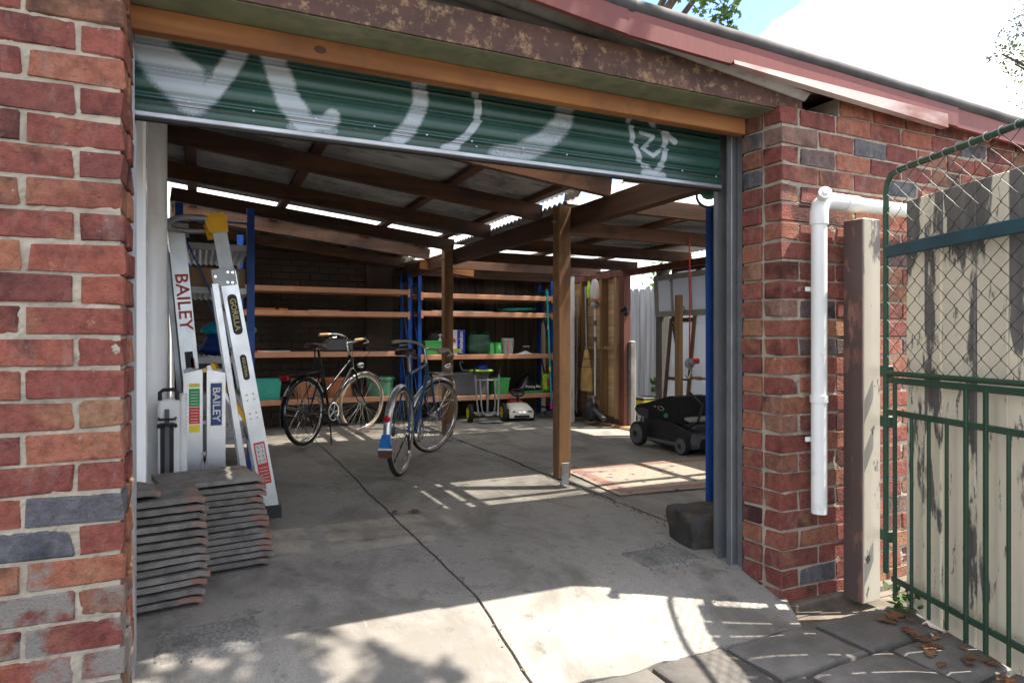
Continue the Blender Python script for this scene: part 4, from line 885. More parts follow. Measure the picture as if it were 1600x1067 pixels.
# ---------------------------------------------------------------- bicycles (local x forward, z up)
def arc(cx, cz, r, a0, a1, n, y=0.0): return [(cx + r * math.cos(R(a0 + (a1 - a0) * i / n)), y, cz + r * math.sin(R(a0 + (a1 - a0) * i / n))) for i in range(n + 1)]
def fender(cx, r, a0, a1, w, M=None):
    g = MB()
    if M is not None: g.m = M
    n = 22; vs = []
    for i in range(n + 1):
        a = R(a0 + (a1 - a0) * i / n)
        for y, dr in ((-w / 2, -.014), (-w / 4, 0), (0, .004), (w / 4, 0), (w / 2, -.014)): vs.append((cx + (r + dr) * math.cos(a), y, r_hub + (r + dr) * math.sin(a)))
    g.add(vs, [(i * 5 + k, i * 5 + k + 1, i * 5 + 6 + k, i * 5 + 5 + k) for i in range(n) for k in range(4)]); return g
r_hub = .34
def wheel(th, cx, Rw, rim, tyre, hub_r, M=None, side=None):
    def mb():
        g = MB()
        if M is not None: g.m = M
        return g
    tr = .019; g = mb(); g.tube(arc(cx, r_hub, Rw - .036, 0, 360, 44)[:-1], .0105, 8, True); w = g.ob('wheel', rim, th, 60)
    g = mb(); g.tube(arc(cx, r_hub, Rw - tr, 0, 360, 48)[:-1], tr, 10, True); g.ob('tyre', tyre, w, 60)
    if side:
        for y in (-.0135, .0135): g = mb(); g.tube(arc(cx, r_hub, Rw - .027, 0, 360, 44, y)[:-1], .0085, 6, True); g.ob('sidewall', side, w, 60)
    g = mb(); g.lathe([(.008, -.06), (.008, -.035), (hub_r, -.034), (hub_r * (.8 if hub_r > .03 else .5), -.028), (hub_r * (.8 if hub_r > .03 else .5), .028), (hub_r, .034), (.008, .035), (.008, .06)], 16, X(R(90), 0, 0, (cx, 0, r_hub))); g.ob('hub', 'mower_grey' if hub_r > .03 else 'dull_chrome', w, 50)
    g = mb(); n = 36
    for i in range(n):
        a = 2 * math.pi * i / n; s = 1 if i % 2 else -1; b = a + (.9 if (i // 2) % 2 else -.9)
        g.tube([(cx + hub_r * math.cos(b), s * .03, r_hub + hub_r * math.sin(b)), (cx + (Rw - .04) * math.cos(a), s * .003, r_hub + (Rw - .04) * math.sin(a))], .0012, 4, cap=False)
    g.ob('spoke_set', 'chrome', w, kind='stuff')
    return w
def bicycle(label, loc, head, Rw, steer, style):
    global r_hub
    r_hub = Rw; A = style == 'black'; wb = 1.05
    th = thing('bicycle', label, 'bicycle', loc, R(90) - head)
    fc = 'gloss_black' if A else 'bike_blue'
    ax = Vector((-.33, 0, .944)); hp = Vector((wb - .055, 0, Rw)); ST = lambda t_: hp + ax * t_
    M = Matrix.Translation(ST(.4)) @ Matrix.Rotation(-steer, 4, ax) @ Matrix.Translation(-ST(.4))
    BB = Vector((.43, 0, .285)); sdir = Vector((-.30, 0, .954)); SC_ = BB + sdir * (.50 if A else .53)
    wheel(th, 0, Rw, 'chrome', 'rubber', .055 if A else .028, None, None if A else 'tan_rubber')
    wheel(th, wb, Rw, 'chrome', 'tan_rubber' if A else 'rubber', .022, M, None if A else 'tan_rubber')
    # frame
    g = MB(); tb = lambda a, b, r, n=10: g.tube([tuple(a), tuple(b)], r, n)
    tb(BB, SC_, .0145); tb(ST(.39), ST(.53 if not A else .56), .018)
    if A:
        tb(ST(.50), BB + sdir * .22, .0135); tb(ST(.41), BB + Vector((0, 0, .02)), .0155)
    else:
        tb(ST(.51), SC_ + Vector((.0, 0, -.025)), .0135); tb(ST(.42), BB, .015)
    for y in (-1, 1):
        g.tube([tuple(BB + Vector((-.03, y * .02, 0))), (.12, y * .05, Rw - .02), (0, y * .062, Rw)], .009, 8)
        g.tube([tuple(SC_ + Vector((-.005, y * .016, -.03))), (.06, y * .055, Rw + .12), (0, y * .062, Rw)], .0075, 8)
    g.tube([(BB.x, -.035, BB.z), (BB.x, .035, BB.z)], .021, 12); g.ob('frame', fc, th, 60)
    # fork, stem, bars (turned)
    g = MB(); g.m = M
    for y in (-1, 1): g.tube([tuple(ST(.40) + Vector((0, y * .01, 0))), tuple(ST(.375) + Vector((.008, y * .045, 0))), tuple(ST(.16) + Vector((.004, y * .054, 0))), (wb, y * .056, Rw)], [.013, .013, .011, .007], 8)
    g.ob('fork', fc, th, 60)
    top = ST(.70 if A else .66); hx = top + Vector((.055, 0, .005))
    g = MB(); g.m = M; g.tube([tuple(ST(.5)), tuple(top), tuple(hx)], .0115, 10); g.ob('stem', 'chrome', th, 60)
    g = MB(); g.m = M
    if A: hb = lambda y: [tuple(hx), tuple(hx + Vector((.012, y * .06, .012))), tuple(hx + Vector((.03, y * .13, .05))), tuple(hx + Vector((.0, y * .22, .062))), tuple(hx + Vector((-.09, y * .265, .055))), tuple(hx + Vector((-.20, y * .275, .045)))]
    else: hb = lambda y: [tuple(hx), tuple(hx + Vector((.012, y * .08, .005))), tuple(hx + Vector((.025, y * .15, .02))), tuple(hx + Vector((-.01, y * .23, .03))), tuple(hx + Vector((-.11, y * .26, .02))), tuple(hx + Vector((-.19, y * .265, .01)))]
    def smooth(p, k=4):
        p = [Vector(q) for q in p]; o = []
        for i in range(len(p) - 1):
            a, b, c, d = p[max(i - 1, 0)], p[i], p[i + 1], p[min(i + 2, len(p) - 1)]
            for j in range(k):
                u = j / k; o.append(tuple(.5 * ((2 * b) + (c - a) * u + (2 * a - 5 * b + 4 * c - d) * u * u + (3 * b - a - 3 * c + d) * u ** 3)))
        return o + [tuple(p[-1])]
    g.tube(smooth(hb(-1))[::-1] + smooth(hb(1))[1:], .0115, 10); hbo = g.ob('handlebar', 'chrome' if A else 'tan_rubber', th, 60)
    for y in (-1, 1):
        p = hb(y); g = MB(); g.m = M; g.tube([p[-2], tuple((Vector(p[-2]) + Vector(p[-1])) / 2), p[-1]], .0165, 10); g.ob('grip', 'cork' if A else 'tan_rubber', hbo, 60)
        g = MB(); g.m = M; q = Vector(p[-3]); g.tube([tuple(q + Vector((-.0, 0, -.01))), tuple(q + Vector((.02, y * .03, -.035))), tuple(q + Vector((-.07, y * .05, -.05)))], .006, 6); g.ob('brake_lever', 'dull_chrome', hbo, 60)
        g = MB(); g.m = M; q2 = ST(.42) + Vector((.03, 0, 0)); g.tube(smooth([tuple(q), tuple((q + q2) / 2 + Vector((.12, y * .06, .05))), tuple(q2)]), .0028, 5); g.ob('cable', 'black', hbo, 60)
    # seat
    g = MB(); sp = SC_ + sdir * (.17 if A else .13); g.tube([tuple(SC_), tuple(sp)], .0125, 10); g.ob('seat_post', 'chrome' if not A else 'black', th, 60)
    g = MB(); vs = []; prof = [(-.13, .065, .0), (-.11, .082, .012), (-.05, .074, .012), (.02, .042, .006), (.08, .024, .002), (.13, .018, -.002), (.14, .008, -.01)]
    for x, w, z in prof:
        for k in range(9): a = math.pi * k / 8; vs.append((sp.x + x, w * math.cos(a), sp.z + .03 + z + .022 * math.sin(a) - (.022 if k in (0, 8) else 0)))
    fs = [(i * 9 + k, i * 9 + 9 + k, i * 9 + 10 + k, i * 9 + k + 1) for i in range(len(prof) - 1) for k in range(8)] + [tuple(range(9)), tuple(range(len(prof) * 9 - 1, len(prof) * 9 - 10, -1))] + [(i * 9, i * 9 + 8, i * 9 + 17, i * 9 + 9) for i in range(len(prof) - 1)]
    g.add(vs, fs); sd_ = g.ob('saddle', 'leather', th, 50)
    g = MB()
    for y in (-.022, .022): g.tube([(sp.x - .11, y, sp.z + .02), (sp.x - .03, y, sp.z), (sp.x + .05, y, sp.z), (sp.x + .12, y * .4, sp.z + .02)], .004, 6)
    g.ob('saddle_rail', 'chrome', sd_, 60)
    if A:
        g = MB(); g.tube(smooth([(sp.x - .10, -.03, sp.z + .02), (sp.x - .11, -.035, sp.z - .14), (sp.x - .10, 0, sp.z - .22), (sp.x - .06, .035, sp.z - .24), (sp.x - .02, 0, sp.z - .2), (sp.x - .05, -.02, sp.z - .1)]), .008, 7); g.ob('cable_lock', 'black', th, 60)
    # fenders, reflector, mud flap
    fm = 'chrome' if A else 'alu'
    g = fender(0, Rw + .022, 28, 195, .058); fo = g.ob('fender', fm, th, 60)
    g = MB()
    for y in (-1, 1): g.tube([(0, y * .062, Rw), ((Rw + .01) * math.cos(R(165)), y * .028, Rw + (Rw + .01) * math.sin(R(165)))], .0025, 5)
    g.ob('fender_stay', 'chrome', fo)
    g = fender(wb, Rw + .022, 35 if A else 50, 150 if A else 165, .056, M); g.ob('fender', fm, th, 60)
    if A:
        g = MB(); g.box((-Rw * .35, 0, 2 * Rw + .035), (.34, .10, .008)); 
        for y in (-.05, .05): g.tube([(-.30, y, 2 * Rw + .035), (.18, y, 2 * Rw + .05)], .005, 6); g.tube([(-.06, y, 2 * Rw + .035), (0, y * 1.3, Rw)], .004, 6)
        g.ob('carrier', 'gloss_black', th)
        MB().box((-.31, 0, 2 * Rw + .012), (.02, .10, .045), .006).ob('rear_light', 'reflector', th)
        g = fender(0, Rw + .0235, 150, 198, .060); g.ob('fender_end', 'gloss_black', th, 60)
    else:
        p = (-(Rw + .03) * math.cos(R(25)), 0, Rw + (Rw + .03) * math.sin(R(25)))
        MB().lathe([(.024, 0), (.024, .012), (.016, .016)], 14, X(0, R(-95), 0, (p[0] - .0, 0, p[2] - .02))).ob('reflector', 'reflector', th, 40)
        g = MB(); fl = [(-.028, 0), (.028, 0), (.05, -.10), (.046, -.125), (-.046, -.125), (-.05, -.10)]; mt = frame((-(Rw + .034), 0, Rw + .03), (0, -1, 0), (.12, 0, 1))
        g.prism(fl, .004, mt); fo2 = g.ob('mud_flap', 'flap_blue', th)
        MB().prism([(-.0495, -.098), (.0495, -.098), (.0525, -.112), (-.0525, -.112)], .005, mt).ob('flap_band', 'paper', fo2)
        MB().prism([(-.0525, -.112), (.0525, -.112), (.05, -.15), (.04, -.165), (-.04, -.165), (-.05, -.15)], .0055, mt).ob('flap_end', 'flap_brown', fo2)
        # front rack
        g = MB(); g.m = M; zt = 2 * Rw + .06
        g.tube([(wb - .13, -.06, zt), (wb + .12, -.06, zt), (wb + .16, -.03, zt), (wb + .16, .03, zt), (wb + .12, .06, zt), (wb - .13, .06, zt)], .005, 6)
        for x in (-.02, .06): g.tube([(wb + x, -.06, zt), (wb + x, .06, zt)], .004, 6)
        for y in (-.075, .075):
            g.tube([(wb + .10, y * .8, zt), (wb + .13, y, zt - .18), (wb + .06, y, Rw + .06), (wb, y, Rw)], .0045, 6); g.tube([(wb - .1, y * .8, zt), (wb - .03, y, Rw + .10), (wb, y, Rw)], .0045, 6); g.tube([(wb - .06, y, Rw + .16), (wb + .11, y, Rw + .17)], .0045, 6)
        g.ob('front_rack', 'dull_chrome', th, 60)
    g = MB(); g.m = M; lp = (wb - .06 if A else wb + .10, 0, 2 * Rw + (.09 if A else .12)); g.lathe([(.006, -.05), (.022, -.04), (.034, -.005), (.036, .01), (.03, .014)], 16, X(0, R(90), 0, lp)); g.ob('headlamp', 'chrome', th, 60)
    # drivetrain: right-hand side is local -y
    g = MB(); g.tube(arc(BB.x, BB.z, .088, 0, 360, 30, -.05)[:-1], .006, 6, True); cr = g.ob('chainring', 'white_pl' if A else 'dull_chrome', th, 60)
    g = MB(); 
    for k in range(5): a = 2 * math.pi * k / 5; g.tube([(BB.x, -.05, BB.z), (BB.x + .085 * math.cos(a), -.05, BB.z + .085 * math.sin(a))], .006, 5)
    g.ob('spider', 'dull_chrome', cr, 60)
    ca = R(-55 if A else -10)
    for y, s in ((-.075, 1), (.075, -1)):
        q = Vector((BB.x + s * .17 * math.cos(ca), y, BB.z + s * .17 * math.sin(ca))); g = MB(); g.tube([(BB.x, y * .7, BB.z), tuple(q)], [.012, .009], 8); c_ = g.ob('crank', 'dull_chrome', th, 60)
        g = MB(); g.box((q.x, q.y + (-.055 if y < 0 else .055), q.z), (.09, .085, .024), .008); g.ob('pedal', 'black' if A else 'dull_chrome', c_)
    g = MB(); g.tube([(0, -.045, Rw + .035), (BB.x, -.05, BB.z + .088)], .003, 5); g.tube([(0, -.045, Rw - .035), (BB.x, -.05, BB.z - .088)], .003, 5); g.ob('chain', 'black', th)
    g = MB(); g.lathe([(.04, -.062), (.036, -.05), (.03, -.045), (.022, -.04)], 16, X(R(-90), 0, 0, (0, -.0, Rw)) @ Matrix.Rotation(math.pi, 4, 'X')); g.ob('sprocket', 'mower_grey', th, 50)
    g = MB(); g.tube([(0, -.06, Rw - .03), (.02, -.06, Rw - .09), (.06, -.055, Rw - .15)], .009, 6); g.ob('derailleur', 'black', th, 60)
    # stand
    g = MB()
    if A:
        for y in (-.08, .10): g.tube([(BB.x - .09, y * .2, BB.z - .02), (BB.x - .10, y, .12), (BB.x - .12, y * 1.25, -.028)], .008, 7)
    else: g.tube([(BB.x - .1, .04, BB.z - .01), (BB.x - .17, .15, .0)], .007, 7)
    g.ob('kickstand', 'black', th, 60)
    return th
bicycle('black step through bicycle with chrome swept handlebar and cork grips', (.915, 6.60, FZ + .03), R(42.5), .325, R(18), 'black')
b_ = bicycle('blue touring bicycle with silver mudguards and blue mud flap', (1.405, 4.99, FZ), R(31.7), .34, R(28), 'blue')
# ---------------------------------------------------------------- lawn mower (local x towards the far end, y left)
mw = thing('lawn_mower', 'black battery lawn mower with folded grass catcher on top', 'mower', (4.22, 5.10, FZ), R(92))
def body(name, secs, mt, sm=35):             # secs: x, half width, z0, z1, shoulder
    g = MB(); vs = []
    for x, w, z0, z1, sh in secs: vs += [(x, -w, z0), (x, -w * 1.02, (z0 + z1) / 2), (x, -w * sh, z1), (x, w * sh, z1), (x, w * 1.02, (z0 + z1) / 2), (x, w, z0)]
    n = len(secs); fs = [(i * 6 + k, i * 6 + (k + 1) % 6, i * 6 + 6 + (k + 1) % 6, i * 6 + 6 + k) for i in range(n - 1) for k in range(6)] + [tuple(range(5, -1, -1)), tuple((n - 1) * 6 + k for k in range(6))]
    return g.add(vs, fs).ob(name, mt, mw, sm)
body('deck', [(-.42, .16, .06, .15, .9), (-.36, .22, .05, .20, .9), (-.15, .235, .05, .26, .85), (.10, .235, .05, .28, .85), (.32, .20, .06, .29, .85), (.40, .16, .09, .28, .8)], 'mower_dark')
body('motor_cover', [(-.30, .12, .20, .25, .8), (-.2, .15, .23, .34, .75), (.08, .16, .25, .36, .75), (.22, .12, .26, .34, .7)], 'mower_grey')
g = MB(); g.prism([(-.24, .27), (.28, .27), (.44, .33), (.46, .385), (.38, .40), (-.06, .515), (-.16, .51)], .40, X(R(90), 0, 0, (0, .20, 0))); g.ob('grass_catcher', 'fabric_black', mw)
body('catcher_end', [(.25, .205, .27, .40, .9), (.40, .205, .29, .41, .85), (.49, .18, .32, .39, .8)], 'mower_grey')
g = MB(); g.bar((-.30, .0, .30), (-.16, .0, .33), .34, .02); g.ob('discharge_flap', 'mower_silver', mw)
for x, r_ in ((.34, .118), (-.30, .084)):
    for y in (-.255, .255):
        w = MB().lathe([(r_ * .9, -.03), (r_, -.022), (r_, .022), (r_ * .9, .03)], 26, X(R(90), 0, 0, (x, y, r_))).ob('wheel', 'rubber', mw, 40)
        s = 1 if y > 0 else -1; MB().lathe([(r_ * .82, .0), (r_ * .8, .006), (r_ * .35, .002), (r_ * .3, .012), (.001, .012)], 22, X(R(-90 * s), 0, 0, (x, y + s * .0295, r_))).ob('rim', 'wheel_grey', w, 40)
        MB().lathe([(r_ * .28, .0), (r_ * .25, .016), (.001, .016)], 14, X(R(-90 * s), 0, 0, (x, y + s * .034, r_))).ob('hub_cap', 'black', w, 40)
g = MB(); g.tube(arc(0, 0, .02, 0, 200, 8, .0), .008, 6); g.box((0, 0, -.005), (.05, .02, .025), .006); g.ob('lever', 'sticker_green', mw, loc=(-.02, .215, .325))
g = MB(); g.tube([(.02, .203, .385), (.06, .203, .405), (.12, .203, .398), (.10, .203, .375), (.04, .203, .368), (.02, .203, .385)], .004, 6); g.tube([(.14, .203, .405), (.17, .203, .398), (.145, .203, .39)], .004, 6); g.ob('emblem', 'mower_silver', mw, 60)
for y in (-.17, .17): g = MB(); g.tube([(-.28, y, .24), (-.40, y, .30), (-.46, y, .46), (-.30, y, .56)], .012, 8); g.ob('handle', 'mower_dark', mw, 60)
g = MB(); g.bar((-.22, .243, .085), (.22, .243, .085), .014, .025); g.ob('side_trim', 'wheel_grey', mw)
# ---------------------------------------------------------------- shelf goods
def tub(label, p, w, d, h, mt, taper=.85, name='storage_tub', cat='tub', lid=None, rim=True, group=None):
    th = thing(name, label, cat, p, group=group); z1 = h; a, b = w / 2, d / 2; t_ = taper; q = .006
    vs = [(-a * t_, -b * t_, 0), (a * t_, -b * t_, 0), (a * t_, b * t_, 0), (-a * t_, b * t_, 0), (-a, -b, h), (a, -b, h), (a, b, h), (-a, b, h), (-a + q, -b + q, h), (a - q, -b + q, h), (a - q, b - q, h), (-a + q, b - q, h), (-a * t_ + q, -b * t_ + q, q), (a * t_ - q, -b * t_ + q, q), (a * t_ - q, b * t_ - q, q), (-a * t_ + q, b * t_ - q, q)]
    fs = [(3, 2, 1, 0)] + [(i, (i + 1) % 4, 4 + (i + 1) % 4, 4 + i) for i in range(4)] + [(4 + i, 4 + (i + 1) % 4, 8 + (i + 1) % 4, 8 + i) for i in range(4)] + [(8 + i, 8 + (i + 1) % 4, 12 + (i + 1) % 4, 12 + i) for i in range(4)] + [(12, 13, 14, 15)]
    MB().add(vs, fs).ob('body', mt, th)
    if rim:
        g = MB()
        for x0, y0, dx, dy in ((0, -b, w + .02, .016), (0, b, w + .02, .016), (-a, 0, .016, d - .014), (a, 0, .016, d - .014)): g.box((x0, y0, h - .008), (dx, dy, .018), .003)
        g.ob('rim', mt, th)
    if lid: MB().box((0, 0, h + .006), (w + .02, d + .02, .022), .006).ob('lid', lid, th)
    return th
def pot(label, p, r0, r1, h, mt, name='plant_pot', cat='pot'):
    th = thing(name, label, cat, p)
    MB().lathe([(r0, 0), (r1 * .97, h - .04), (r1, h - .04), (r1 * 1.02, h), (r1 * .92, h), (r1 * .9, h - .05), (r0 * .9, .012)], 24).ob('body', mt, th, 40)
    MB().lathe([(r1 * 1.0, 0), (r1 * 1.045, .004), (r1 * 1.045, .03), (r1 * 1.0, .034)], 24, X(0, 0, 0, (0, 0, h - .038)), False).ob('rim', mt, th, 40)
    return th
v1 = 8.25; zt = lambda z: z + .021
def uat(px, v=8.25):
    r = (px - CX_) / F_; return (C_ * r + S_) / (-S_ * r + C_) * v
tub('open turquoise tub on the lowest shelf by the brick wall', (uat(417), v1, zt(ZA[0])), .30, .26, .25, 'teal')
tub('grey storage tub with lid behind the hand trolley', (uat(727), v1, zt(ZBk[0])), .56, .28, .29, 'grey_tub', .88, lid='grey_tub')
tub('bright green open bin beside the grey storage tub', (uat(779), v1, zt(ZBk[0])), .24, .22, .22, 'green_bin', .82)
tub('green handled bin filled with cleaning gear on the middle shelf', (uat(675), v1, zt(ZBk[1])), .25, .22, .19, 'green_bin', .86)
pot('terracotta planter with wide rim behind the black bicycle wheel', (uat(478), v1, zt(ZA[0])), .13, .17, .24, 'terracotta')
pot('tall terracotta pot behind the frame of the black bicycle', (uat(530), v1, zt(ZA[0])), .15, .18, .25, 'terracotta'); pot('glazed green pot on the lowest shelf by the rack upright', (uat(594), v1, zt(ZA[0])), .15, .17, .24, 'pot_green')
cb = thing('cardboard_box', 'open cardboard box behind the front rack of the blue bicycle', 'box', (uat(688), v1 - .02, zt(ZBk[0])))
MB().box((0, 0, .10), (.30, .25, .20), .003).ob('body', 'cardboard', cb); g = MB(); g.box((0, 0, 0), (.28, .14, .004)); o = g.ob('flap', 'cardboard', cb, loc=(0, -.09, .24)); o.rotation_euler = (.6, .1, 0)
# beer carton
hx_ = thing('beer_carton', 'white and blue beer carton with red star on the middle shelf', 'carton', (uat(712), 8.17, zt(ZBk[1])))
MB().box((0, .1, .165), (.20, .2, .33), .003).ob('body', 'paper', hx_); MB().box((.045, -.002, .165), (.105, .004, .326)).ob('panel', 'heine_blue', hx_); MB().box((.1005, .1, .165), (.003, .196, .326)).ob('panel', 'heine_blue', hx_)
text('Heineken', .075, 'paper', hx_, frame((.045, -.0045, .17), (0, 0, 1), (-1, 0, 0)), .02, sx=.98)
pts = []
for k in range(10): a = R(90 + 36 * k); rr = .042 if k % 2 == 0 else .017; pts.append((rr * math.cos(a), rr * math.sin(a)))
MB().prism(pts, .002, frame((-.052, -.0005, .19), (1, 0, 0), (0, 0, 1))).ob('star', 'sticker_red', hx_); MB().box((-.03, -.003, .06), (.135, .003, .05)).ob('band', 'label_green', hx_)
# bags
def bag(name, label, p, w, d, h, mt, top, sd_, rz=0, n=18, crinkle=.03, cat='bag'):
    th = thing(name, label, cat, p, rz); vs = []; m_ = 12
    for j in range(m_ + 1):
        t_ = j / m_; s = (1 - (1 - top) * t_ ** 1.5) * (math.sin(min(1, t_ * 3 + .35) * math.pi / 2)) * (1 if top > .3 else math.sqrt(max(0.0, 1 - t_ ** 2.6)))
        for k in range(n):
            a = 2 * math.pi * k / n; c, q = math.cos(a), math.sin(a); sq = (abs(c) ** 3 + abs(q) ** 3) ** (-1 / 3)
            r = s * sq * (1 + crinkle * 5 * nz1(c * 2.5 + sd_, q * 2.5, t_ * 4)); vs.append((w / 2 * r * c, d / 2 * r * q, h * t_ * (1 + crinkle * 2 * nz1(c * 3, q * 3, sd_))))
    fs = [(j * n + k, j * n + (k + 1) % n, j * n + n + (k + 1) % n, j * n + n + k) for j in range(m_) for k in range(n)] + [tuple(range(n - 1, -1, -1)), tuple(m_ * n + k for k in range(n))]
    MB().add(vs, fs).ob('body', mt, th, 70); return th
b_ = bag('shopping_bag', 'dark green plastic shopping bag beside the beer carton', (uat(747), v1, zt(ZBk[1])), .34, .22, .27, 'dark_green', .88, 3.1)
for s in (-1, 1): MB().tube([(s * .09 - .04, -.06, .24), (s * .09 - .03, -.06, .30), (s * .09 + .03, -.06, .31), (s * .09 + .04, -.06, .24)], .006, 6).ob('handle', 'dark_green', b_, 60)
pb = bag('potting_mix_bag', 'black and green potting mix bag slumped on the lowest shelf', (uat(822), 8.22, zt(ZBk[0])), .40, .28, .27, 'gloss_black', .25, 8.4, crinkle=.04)
text('Potting Mix', .05, 'paper', pb, frame((.02, -.155, .10), (1, 0, 0), (0, .25, 1)), .012); MB().box((.0, -.150, .028), (.34, .012, .035), .005).ob('band', 'sticker_green', pb)
b_ = bag('snack_packet', 'crumpled green and red packet on the lowest shelf by the mop', (uat(852), 8.22, zt(ZBk[0])), .15, .14, .26, 'lime', .8, 12.0, crinkle=.05); MB().box((.02, -.066, .14), (.09, .012, .12), .005).ob('print', 'sticker_red', b_)
bag('blue_bag', 'bright cyan plastic bag on the grey steel shelf', (.22, 5.72, 1.03 + .16), .46, .3, .17, 'cyan_bag', .2, 5.5, crinkle=.05); bag('blue_bag', 'dark blue plastic bag under the cyan bag on the grey steel shelf', (.2, 5.72, 1.03), .42, .3, .17, 'blue_bag', .6, 6.6, crinkle=.03)
# jug, mug, scales
jg = thing('measuring_jug', 'clear plastic jug with printed scale on the middle shelf', 'jug', (uat(793), v1, zt(ZBk[1]))); MB().lathe([(.075, 0), (.095, .22), (.10, .225), (.09, .22), (.07, .01)], 24).ob('body', 'clear_plastic', jg, 40); MB().box((-.03, -.088, .11), (.02, .004, .16)).ob('scale_print', 'pink_text', jg); MB().lathe([(.0, .18), (.09, .18)], 20, None, False).ob('contents', 'galv', jg)
for x, lb in ((-.05, 'green plastic canister next to the dark green shopping bag'), (.055, 'green plastic canister touching the clear jug')):
    cn = thing('green_canister', lb, 'canister', (uat(771) + x, v1 - .03, zt(ZBk[1]))); MB().lathe([(.045, 0), (.05, .155), (.046, .16), (.042, .02)], 16).ob('cup', 'green_bin', cn, 40); MB().lathe([(.049, .148), (.0525, .15), (.0525, .162), (.048, .164)], 16, None, False).ob('rim', 'green_bin', cn, 40)
sc_ = thing('kitchen_scale', 'small white domed device with black head on the middle shelf', 'device', (uat(819), v1 - .03, zt(ZBk[1]))); MB().lathe([(.11, 0), (.105, .012), (.05, .03), (.02, .05)], 20).ob('base', 'white_pl', sc_, 40); MB().box((0, 0, .09), (.11, .05, .07), .01).ob('head', 'black', sc_); MB().box((0.005, -.027, .11), (.10, .006, .014)).ob('trim', 'chrome', sc_)
st = thing('helmet', 'black bicycle helmet above the green handled bin', 'helmet', (uat(681), 8.33, zt(ZBk[1]) + .16)); MB().lathe([(.13, 0), (.145, .05), (.12, .12), (.07, .16), (.0, .172)], 20).ob('shell', 'black', st, 40)
sp_ = thing('spray_bottle', 'chrome topped spray bottle standing in the green handled bin', 'bottle', (uat(685), 8.2, zt(ZBk[1]) + .02)); MB().lathe([(.03, 0), (.03, .17), (.012, .2), (.012, .22)], 14).ob('bottle', 'white_pl', sp_, 40); MB().lathe([(.02, 0), (.035, .03), (.02, .05)], 14, X(0, R(90), 0, (-.02, 0, .24))).ob('nozzle', 'chrome', sp_, 40)
ds = thing('flying_disc', 'lime green disc lying on the grey storage tub', 'disc', (uat(748), 8.2, zt(ZBk[0]) + .315)); MB().lathe([(.17, 0), (.175, .014), (.16, .026), (.0, .03)], 28).ob('disc', 'lime', ds, 40)
bc = thing('cap', 'small blue cap on the lime green disc', 'cap', (uat(750), 8.22, zt(ZBk[0]) + .348)); MB().lathe([(.09, 0), (.095, .02), (.08, .05), (.03, .07), (0, .072)], 18).ob('crown', 'heine_blue', bc, 50); MB().prism([(-.08, -.06), (.08, -.06), (.06, -.15), (0, -.175), (-.06, -.15)], .006).ob('peak', 'heine_blue', bc)
cl_ = thing('clamp', 'black clamp standing on the grey storage tub', 'clamp', (uat(722), 8.18, zt(ZBk[0]) + .32)); MB().tube([(.05, 0, .012), (-.02, 0, .012), (-.04, 0, .05), (-.06, 0, .12), (-.03, 0, .14), (-.02, 0, .11)], .010, 8).ob('body', 'galv', cl_, 60)
hs = thing('garden_hose', 'coiled teal hose on the second shelf from the top', 'hose', (uat(808), v1, zt(ZBk[2]))); g = MB(); pts = []
for i in range(110): a = i * .2; r = .17 + .02 * math.sin(i * .7); pts.append((r * 1.5 * math.cos(a), r * .75 * math.sin(a), .012 + .0016 * (i % 32) + .012 * (i // 32)))
g.tube(pts, .008, 7); g.ob('coil', 'hose', hs, 60)
g = MB(); g.tube([(uat(672), 8.2, zt(ZBk[2]) + .018), (uat(768), 8.22, zt(ZBk[2]) + .018)], .014, 8); g.ob('metal_tube', 'dull_chrome', None, 60, label='long metal tube lying on the second shelf from the top', cat='tube')
for i, (px, w, mt) in enumerate(((413, .22, 'orange'), (441, .10, 'orange'))): tub(('long flat' if i == 0 else 'short flat') + ' orange tray on the second shelf of the brick wall rack', (uat(px), 8.2, zt(ZA[2])), w, .15, .035, mt, .95, 'orange_tray', 'tray', rim=False)
MB().box((uat(505), 8.2, zt(ZA[2]) + .012), (.36, .14, .022), .002).ob('timber_offcut', 'board_wood', None, label='thin timber offcut on the second shelf beside the orange trays', cat='timber')
for i, (px, w, mt, lb) in enumerate(((427, .36, 'paper', 'pale slat lying crooked on the third shelf behind the ladder'), (405, .2, 'sticker_red', 'red slat lying on the third shelf behind the ladder'))): MB().box((uat(px), 8.18 + i * .07, zt(ZA[1]) + .014 + .006 * i), (w, .05, .022), .002).ob('slat', mt, None, rz=0, label=lb, cat='slat')
tb_ = thing('tool_bag', 'grey and black tool bag behind the saddle of the black bicycle', 'bag', (uat(528), v1, zt(ZA[1]))); MB().box((0, 0, .08), (.34, .2, .16), .03).ob('body', 'grey_tub', tb_); MB().tube([(-.12, -.05, .15), (-.1, -.06, .22), (.1, -.06, .22), (.12, -.05, .15)], .009, 7).ob('handle', 'black', tb_, 60)
MB().box((uat(600), v1, zt(ZA[1]) + .03), (.5, .16, .055), .01).ob('tool_case', 'black', None, label='flat black tool case on the third shelf by the blue upright', cat='case')
cs = thing('appliance_box', 'white appliance box on the low grey steel shelf', 'box', (.14, 5.75, .40)); MB().box((0, 0, .17), (.42, .36, .34), .004).ob('carton', 'paper', cs); text('Vin', .05, 'sticker_red', cs, frame((.12, -.181, .1), (1, 0, 0), (0, 0, 1)), .01); MB().lathe([(.016, 0), (.016, .002), (.010, .002), (.010, 0)], 16, X(R(90), 0, 0, (.05, -.181, .1)), False).ob('logo', 'sticker_red', cs)
MB().box((-.02, -.1815, .2), (.06, .003, .05)).ob('hand_slot', 'black', cs)
